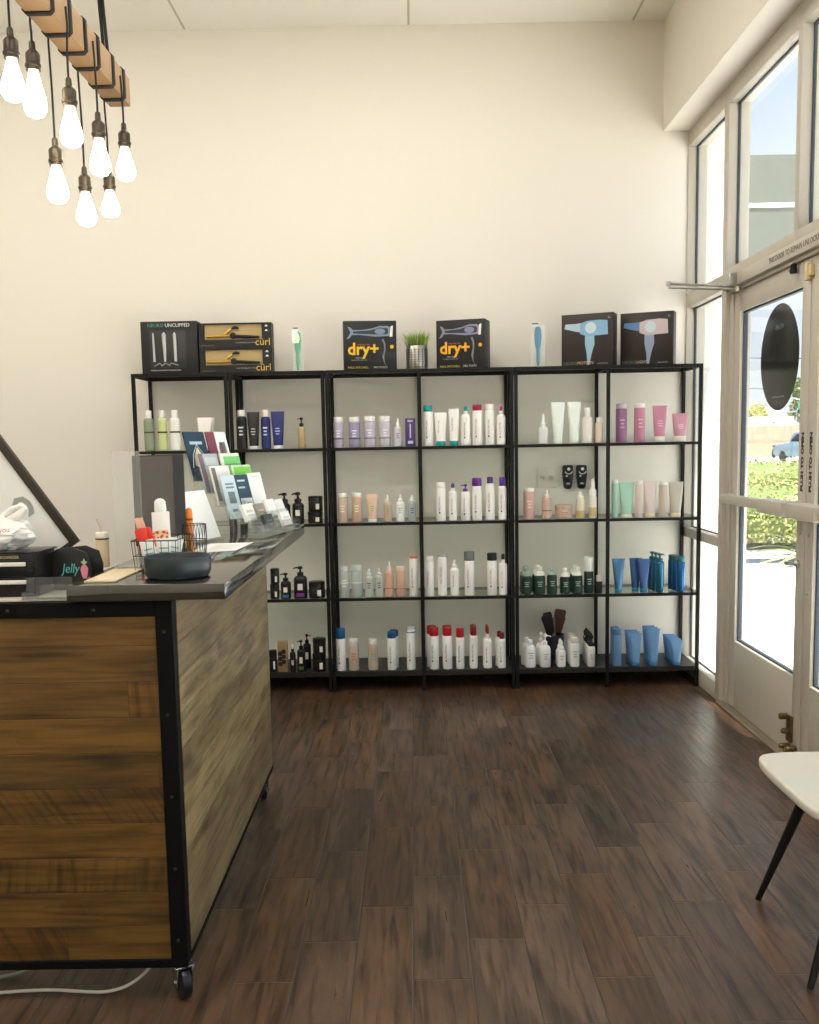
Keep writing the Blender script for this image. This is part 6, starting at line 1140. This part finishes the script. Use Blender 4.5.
# ------------------------------------------------------------------ chair by the door
t = thing('chair', 'cream shell chair on splayed black legs near the glass door', 'chair', (1.166, 2.52, 0))
SHELL = mat((208, 203, 190), .45, key='chair_cream', noise=.03)
def seat():
    nx, ny = 26, 22; vs = []; fs = []
    def P_(u, v):
        # u: 0 front edge (low X) .. 1 back ; v -1..1 across Y
        x = -.215 + .43 * u; y = .235 * v
        z = .452 - .020 * math.sin(PI * min(u * 1.1, 1)) * (1 - v * v) + .010 * abs(v) ** 3 - .010 * max(0, .2 - u) * 5 * .5
        return x, y, z
    for side in (0, 1):
        for i in range(nx + 1):
            for j in range(ny + 1):
                u, v = i / nx, -1 + 2 * j / ny
                k = .10; uu, vv = 2 * u - 1, v
                s_ = (abs(uu) ** 11 + abs(vv) ** 11) ** (1 / 11) if (uu or vv) else 0; mx = max(abs(uu), abs(vv)); f = mx / s_ if s_ else 1
                x, y, z = P_((uu * f + 1) / 2, vv * f); vs.append((x, y, z - (.026 if side else 0)))
    N = (nx + 1) * (ny + 1)
    for side in (0, 1):
        for i in range(nx):
            for j in range(ny):
                q = (i * (ny + 1) + j, (i + 1) * (ny + 1) + j, (i + 1) * (ny + 1) + j + 1, i * (ny + 1) + j + 1)
                fs.append(tuple(a + side * N for a in (q if not side else reversed(q))))
    ring = [i * (ny + 1) for i in range(nx + 1)] + [nx * (ny + 1) + j for j in range(1, ny + 1)] + [i * (ny + 1) + ny for i in range(nx - 1, -1, -1)] + [j for j in range(ny - 1, 0, -1)]
    for a, b in zip(ring, ring[1:] + ring[:1]): fs.append((a, b, b + N, a + N))
    return MB().add(vs, fs)
seat().build('seat', SHELL, t, bevel=.007, seg=3, ang=60)
bk = MB(); vs = []; fs = []; n = 14
for side in (0, 1):
    for i in range(n + 1):
        for j in range(n + 1):
            u, v = i / n, -1 + 2 * j / n; z = .49 + .34 * u; w_ = .215 - .035 * u ** 3; x = .19 + .07 * u - .05 * (v * v) + .014 * side; vs.append((x, w_ * v, z - .03 * abs(v) ** 6 * u))
N = (n + 1) ** 2
for side in (0, 1):
    for i in range(n):
        for j in range(n):
            q = (i * (n + 1) + j, (i + 1) * (n + 1) + j, (i + 1) * (n + 1) + j + 1, i * (n + 1) + j + 1); fs.append(tuple(a + side * N for a in (q if side else reversed(q))))
ring = [i * (n + 1) for i in range(n + 1)] + [n * (n + 1) + j for j in range(1, n + 1)] + [i * (n + 1) + n for i in range(n - 1, -1, -1)] + [j for j in range(n - 1, 0, -1)]
for a, b in zip(ring, ring[1:] + ring[:1]): fs.append((a, b, b + N, a + N))
bk.add(vs, fs).build('backrest', SHELL, t, ang=60)
LEGM = mat((20, 19, 18), .4, key='leg_black')
for sx_ in (-1, 1):
    for sy_ in (-1, 1):
        tip = (-.175, .285 * 1.0, 0) if (sx_ < 0 and sy_ > 0) else ((-.214, -.2, 0) if sx_ < 0 else (.2, sy_ * .25, 0))
        top = (sx_ * .085, sy_ * .13, .418)
        MB().tube([tip, tuple(a + (b - a) * .5 for a, b in zip(tip, top)), top], [.0085, .013, .017], 14).build('leg', LEGM, t)
k = MB(); k.box(-.12, .12, -.16, .16, .404, .418); k.build('under_frame', LEGM, t, bevel=.002)
# stretch between the seat and the backrest
k = MB()
for sy_ in (-1, 1): k.tube([(.19, sy_ * .10, .43), (.215, sy_ * .1, .47), (.225, sy_ * .1, .55)], .008, 8)
k.build('back_support', LEGM, t)
# ------------------------------------------------------------------ outside
CONC = mat((208, 204, 198), .9, key='concrete', noise=.06, scale=2)
g = struct(MB().box(1.66, 60, -25, 200, -.12, -.012).build('outside_ground', CONC, smooth=False))
struct(MB().box(6.5, 60, 26, 75, -.0118, -.006).build('outside_street', mat((150, 148, 144), .9, key='asphalt', noise=.08, scale=3), smooth=False))
STUC = mat((226, 223, 216), .9, key='stucco', bump=.2, scale=60)
struct(MB().box(1.66, 1.965, 6.05, 6.5, -.012, 3.6).build('pillar_outside', STUC, smooth=False))
struct(MB().box(1.66, 1.74, Wy, 9.0, -.012, 3.6).build('wall_outside', STUC, smooth=False))
struct(MB().box(1.74, 1.93, -4, 6.6, 3.60, 3.95).build('trim_roof_outside', STUC, smooth=False))
# added board standing in for the grey band in the transom
t = thing('outside_grey_board', 'large grey green stand-in board seen through the transom', 'stand-in board', (3.25, 9.9, -.012))
MB().box(0, 3.2, 0, .12, 2.93, 4.03).build('board', mat((84, 90, 82), .6, key='sage_board2'), t, smooth=False)
MB().box(-.0, 3.2, -.012, -.0005, 3.545, 3.585).build('pale_stripe', mat((240, 242, 238), .5), t, smooth=False)
for x in (2.2, 3.0): MB().box(x, x + .1, .13, .23, 0, 3.9).build('post', mat((150, 156, 140), .6, key='sage_board2'), t, smooth=False)
# planting
def bush(name, label, cat, c, r, cols, n, leaf, seed, group=None, core=True):
    rg = random.Random(seed); vs = []; fs = []
    for _ in range(n):
        while True:
            p = Vector((rg.uniform(-1, 1), rg.uniform(-1, 1), rg.uniform(-1, 1)))
            if .55 < p.length < 1: break
        lump = 1 + .12 * math.sin(5 * p.x + seed) * math.sin(4 * p.y) + .1 * math.sin(7 * p.z + 2 * p.x)
        q = Vector((p.x * r[0] * lump, p.y * r[1] * lump, p.z * r[2] * lump + r[2]))
        if q.z < 0: q.z = abs(q.z) * .3
        a = Vector((rg.uniform(-1, 1), rg.uniform(-1, 1), rg.uniform(-1, 1))).normalized(); b = a.cross(Vector((rg.uniform(-1, 1), rg.uniform(-1, 1), rg.uniform(-1, 1)))).normalized()
        l = leaf * rg.uniform(.6, 1.3); o = len(vs)
        vs += [q - a * l, q + b * l * .45, q + a * l, q - b * l * .45]; fs.append((o, o + 1, o + 2, o + 3))
    m = MB().add(vs, fs)
    if core:
        prof = [(0, 0)] + [(math.sin(PI * k / 10) * .8, r[2] * (1 - math.cos(PI * k / 10) * .82)) for k in range(1, 10)] + [(0, r[2] * 1.8)]
        prof[0] = (0, max(0, prof[1][1] - .02)); m.use(1).lathe(prof, 20, sx=r[0], sy=r[1])
    o = m.build(name, [leaf_material('leaf_' + name + str(cols[0][0]) + str(cols[1][0]), cols), mat((96, 112, 56), .9, key='leaf_core')], smooth=False, loc=c)
    return tag(o, label, cat, group)
HG = [(122, 130, 64), (164, 166, 94), (196, 194, 128)]
bush('outside_hedge', 'clipped yellow green hedge nearest the glass door', 'hedge', (4.1, 12.6, -.012), (1.55, .75, .43), HG, 15000, .028, 1, 'hedges beyond the pavement')
bush('outside_hedge', 'second hedge further along behind the palm', 'hedge', (7.45, 12.8, -.012), (1.5, .8, .43), HG, 5000, .04, 2, 'hedges beyond the pavement')
bush('outside_hedge', 'far hedge in front of the parked cars', 'hedge', (8.9, 24.6, -.012), (3.6, 1.2, .41), HG, 9000, .05, 3, 'hedges beyond the pavement')
# spiky plant
def spiky(c, label, seed, n=46):
    rg = random.Random(seed); vs = []; fs = []
    for k in range(n):
        a = rg.uniform(0, 2 * PI); L = rg.uniform(.55, .85); el = rg.uniform(.25, 1.25); w_ = .03; pts = []
        for i in range(7):
            q = i / 6; rr = L * q * math.cos(el) * (1 + .2 * q); zz = L * q * math.sin(el) - .55 * q * q * L * .8; pts.append((rr, max(zz, .0) + .03))
        for i, (rr, zz) in enumerate(pts):
            ww = w_ * math.sin(PI * (.12 + .86 * i / 6)); vs += [(rr * math.cos(a) - ww * math.sin(a), rr * math.sin(a) + ww * math.cos(a), zz + .01), (rr * math.cos(a), rr * math.sin(a), zz), (rr * math.cos(a) + ww * math.sin(a), rr * math.sin(a) - ww * math.cos(a), zz + .01)]
        o = len(vs) - 21
        for i in range(6):
            for j in range(2): fs.append((o + i * 3 + j, o + i * 3 + j + 1, o + (i + 1) * 3 + j + 1, o + (i + 1) * 3 + j))
    return tag(MB().add(vs, fs).build('outside_spiky_bush', leaf_material('leaf_spiky', [(110, 120, 60), (176, 180, 110), (226, 222, 160)]), smooth=False, loc=c), label, 'plant')
spiky((4.32, 10.75, -.012), 'low arching spiky plant in front of the hedge', 4)
# parked vehicles
def car(name, label, x, y, rz, c, L=4.5, H=1.68):
    t = thing(name, label, 'car', (x, y, -.006), rz, 'vehicles beyond the hedge'); W2 = .9
    body = [(-L / 2, .45), (-L / 2, 1.02), (-L / 2 + .12, 1.1), (L / 2 - 1.2, 1.08), (L / 2 - .2, .95), (L / 2, .75), (L / 2, .42), (L / 2 - .3, .3), (-L / 2 + .3, .3)]
    MB().prism(body, -W2, W2).build('body', mat(c, .3, .4), t, bevel=.06)
    MB().prism([(-L / 2 + .12, 1.08), (-L / 2 + .38, H - .04), (-L / 2 + .6, H), (.35, H), (.65, H - .06), (L / 2 - 1.25, 1.08)], -W2 + .1, W2 - .1).build('cabin', mat(c, .3, .4), t, bevel=.05)
    wn = MB()
    for s_ in (-1, 1): wn.prism([(-L / 2 + .42, 1.14), (-L / 2 + .58, H - .12), (.3, H - .12), (.85, 1.14)], s_ * (W2 - .1) - .012, s_ * (W2 - .1) + .012)
    wn.add([(-L / 2 + .14, -.68, 1.14), (-L / 2 + .14, .68, 1.14), (-L / 2 + .335, .6, H - .14), (-L / 2 + .335, -.6, H - .14)], [(0, 1, 2, 3)]); wn.build('window_glass', mat((40, 52, 60), .1), t, smooth=False)
    for s_ in (-1, 1): MB().box(-L / 2 - .01, -L / 2 + .14, s_ * .80 - .07, s_ * .80 + .07, .82, 1.08).build('tail_light', mat((196, 40, 44), .3), t, bevel=.02)
    for sx_ in (-L / 2 + .85, L / 2 - .85):
        for s_ in (-1, 1): MB().lathe([(0, -.1), (.24, -.1), (.33, -.08), (.335, .08), (.24, .1), (0, .1)], 20, M=Matrix.Translation((sx_, s_ * (W2 - .09), .335)) @ Matrix.Rotation(PI / 2, 4, 'X')).build('wheel', mat((30, 30, 32), .6), t)
    MB().box(-L / 2 - .02, -L / 2 + .02, -.26, .26, .62, .76).build('number_plate', mat((220, 220, 210), .5), t)
    return t
car('outside_car', 'silver blue SUV parked beyond the hedge with a red tail light', 22.6, 57, PI / 2 + .30, (150, 172, 182))
def bike(x, y, rz, lab):
    t = thing('outside_motorcycle', lab, 'motorcycle', (x, y, -.006), rz, 'motorcycles at the far kerb')
    for xx in (-.68, .68): MB().lathe([(.22, -.05), (.31, -.05), (.33, 0), (.31, .05), (.22, .05), (.20, 0), (.22, -.05)], 18, M=Matrix.Translation((xx, 0, .335)) @ Matrix.Rotation(PI / 2, 4, 'X')).build('wheel', mat((34, 34, 36), .6), t)
    MB().prism([(-.5, .75), (-.2, .62), (.1, .72), (.45, .95), (.5, .8), (.3, .35), (-.3, .35), (-.45, .5)], -.13, .13).build('body', mat((150, 152, 156), .3, .4), t, bevel=.03)
    m = MB(); m.tube([(.68, 0, .34), (.5, 0, .95), (.42, 0, 1.15)], .035, 8); m.tube([(.38, -.36, 1.12), (.42, 0, 1.15), (.38, .36, 1.12)], .025, 8); m.build('fork_and_handlebar', STEEL, t)
    MB().box(-.72, -.1, -.13, .13, .76, .86).build('saddle', mat((30, 30, 32), .5), t, bevel=.04)
for i, (x, y) in enumerate(((25.0, 69.0), (26.2, 69.4), (27.6, 69.8))): bike(x, y, .9 + .15 * i, ['motorcycle by the tan wall, the one nearest the shop', 'motorcycle by the tan wall, in the middle of the three', 'motorcycle by the tan wall, the one nearest the street sign'][i])
# far side of the street
struct(MB().box(5, 75, 73, 73.4, -.012, 2.25).build('wall_street_outside', mat((176, 156, 130), .9, key='tan_wall'), smooth=False))
def truck(x, y, L, c, lab):
    t = thing('outside_truck', lab, 'truck', (x, y, -.006), 0, 'trucks across the street')
    MB().box(0, L * .72, 0, 2.3, .9, 3.2).build('cargo_box', mat(c, .5), t, bevel=.05)
    MB().prism([(L * .73, .7), (L, .7), (L, 1.5), (L * .93, 2.4), (L * .73, 2.4)], .1, 2.2).build('cab', mat((90, 104, 116), .4), t, bevel=.06)
    MB().box(.1, L * .95, .4, 1.9, .55, .88).build('chassis', mat((40, 42, 44), .6), t)
    for q in (.15, .3, .85):
        for yy_ in (.18, 2.1): MB().lathe([(0, -.12), (.42, -.12), (.45, 0), (.42, .12), (0, .12)], 18, M=Matrix.Translation((L * q, yy_, .46)) @ Matrix.Rotation(PI / 2, 4, 'X')).build('wheel', mat((34, 34, 36), .6), t)
truck(29.5, 88, 5.2, (240, 242, 242), 'white box truck across the street, the one under the tree')
truck(35.6, 89, 5.0, (236, 238, 238), 'white box truck across the street, nearer the street sign')
t = thing('outside_sign_pylon', 'white sign pylon standing across the street', 'sign', (27.9, 78, -.006))
MB().box(-.32, .32, -.15, .15, 2.6, 3.85).build('panel', mat((244, 246, 248), .5), t, bevel=.03); MB().box(-.12, .12, -.1, .1, 0, 2.6).build('pole', mat((170, 172, 174), .4), t)
TR = [(64, 82, 42), (106, 122, 68), (150, 156, 98)]
def tree(x, y, h, r, lab, seed, cols=TR):
    t = thing('outside_tree', lab, 'tree', (x, y, -.012), 0, 'trees across the street')
    MB().tube([(0, 0, 0), (.1, 0, h * .3), (.0, .1, h * .6)], [.28, .22, .12], 10).build('trunk', mat((96, 76, 56), .9, key='bark', noise=.2), t)
    o = bush('crown', '', '', (0, 0, h * .3), (r, r * .8, h * .36), cols, 2600, r * .085, seed)
    for k_ in ('label', 'category', 'group'):
        if k_ in o: del o[k_]
    o.parent = t
    return t
tree(42.6, 103, 8.0, 4.0, 'large green tree behind the street sign', 11)
tree(52.5, 108, 9.5, 4.6, 'tall green tree at the far end of the street', 15)
tree(38.2, 112, 5.0, 1.7, 'yellowish tree left of the white pylon', 12, [(130, 130, 60), (176, 174, 96), (206, 200, 130)])
tree(33.9, 100, 4.4, 1.6, 'small yellow green tree beyond the white truck', 13, [(130, 130, 60), (182, 180, 100), (210, 206, 140)])
t = thing('outside_street_sign', 'green street name sign on a pale mast arm', 'street sign', (34.0, 75, -.006))
MB().tube([(0, 0, 0), (0, 0, 3.9)], .1, 10).build('pole', STEEL, t)
MB().tube([(0, 0, 3.4), (-3.0, 0, 3.75), (-6.2, 0, 4.35)], .06, 8).build('mast_arm', STEEL, t)
MB().box(-5.35, -4.6, -.05, .05, 3.45, 3.95).build('name_plate', mat((40, 160, 130), .5), t)
# utility line
t = thing('outside_utility_pole', 'wooden utility pole carrying two wires across the view', 'utility pole', (42, 70, -.006))
MB().tube([(0, 0, 0), (0, 0, 10)], [.16, .12], 10).build('pole', mat((110, 92, 74), .9, key='pole_wood'), t)
MB().box(-1.2, 1.2, -.06, .06, 8.6, 8.8).build('crossarm', mat((110, 92, 74), .9, key='pole_wood'), t)
for z in (7.1, 5.0): MB().tube([(0, 0, z), (-12, .3, z - .4), (-26, .6, z)], .03, 6).build('wire', mat((60, 62, 64), .6), t)

# ------------------------------------------------------------------ light
w = bpy.data.worlds.new('sky'); S.world = w; w.use_nodes = True; nt = w.node_tree; bgn = nt.nodes['Background']
tc = nt.nodes.new('ShaderNodeTexCoord'); sp = nt.nodes.new('ShaderNodeSeparateXYZ'); nt.links.new(tc.outputs['Generated'], sp.inputs[0])
nt.links.new(ramp(nt, sp.outputs['Z'], [(0, (246, 248, 250)), (.12, (232, 241, 251)), (.4, (206, 226, 251)), (1, (164, 200, 246))]), bgn.inputs['Color'])
bgn.inputs['Strength'].default_value = SKY
def lamp(name, kind, loc, energy, color, size=None, rot=(0, 0, 0)):
    l = bpy.data.lights.new(name, kind); l.energy = energy; l.color = color
    if kind == 'AREA': l.shape = 'RECTANGLE'; l.size, l.size_y = size
    o = bpy.data.objects.new(name, l); COL.objects.link(o); o.location = loc; o.rotation_euler = rot; return o
s = lamp('sun', 'SUN', (4, 4, 8), SUN, (1, .975, .94)); s.data.angle = .009
s.rotation_euler = Vector((-.12, .3, -.95)).to_track_quat('-Z', 'Y').to_euler()
for x, y, k_ in ((-2.3, 4.1, 1.0), (-.2, 4.1, 1.0), (-1.9, 1.2, 1.15), (.1, 1.2, 1.15), (-1.9, -1.6, .9), (.1, -1.6, .9)):
    lamp('ceiling_troffer', 'AREA', (x, y, ZC - .01), TROF * k_, (1, .962, .915), (1.15, .55))

# ------------------------------------------------------------------ camera
cd = bpy.data.cameras.new('camera'); cam = bpy.data.objects.new('camera', cd); COL.objects.link(cam)
F, SYP, YAW, PITCH, ROLL, CZ = 1000.56, 48.4, -.0048, .1151, -.0182, 1.3428
cy, sn = math.cos(YAW), math.sin(YAW); cp, spi = math.cos(PITCH), math.sin(PITCH); cr, sr = math.cos(ROLL), math.sin(ROLL)
fwd = Vector((sn * cp, cy * cp, -spi)); right = Vector((cy, -sn, 0)); up = right.cross(fwd)
r_ = cr * right + sr * up; u_ = -sr * right + cr * up
cam.matrix_world = Matrix(((r_.x, u_.x, -fwd.x, 0), (r_.y, u_.y, -fwd.y, 0), (r_.z, u_.z, -fwd.z, CZ), (0, 0, 0, 1)))
cd.sensor_fit = 'AUTO'; cd.sensor_width = 36; cd.lens = F * 36 / 1024; cd.shift_y = SYP / 1024; cd.clip_end = 500; cd.clip_start = .05
S.camera = cam
vs_ = S.view_settings; S.display_settings.display_device = 'sRGB'; vs_.view_transform = 'Standard'; vs_.look = 'None'; vs_.gamma = 1; vs_.exposure = EXPO; vs_.use_curve_mapping = False
S.cycles.use_denoising = True; S.cycles.max_bounces = 10; S.cycles.diffuse_bounces = 6; S.cycles.glossy_bounces = 5; S.cycles.transparent_max_bounces = 24; S.cycles.sample_clamp_indirect = 6
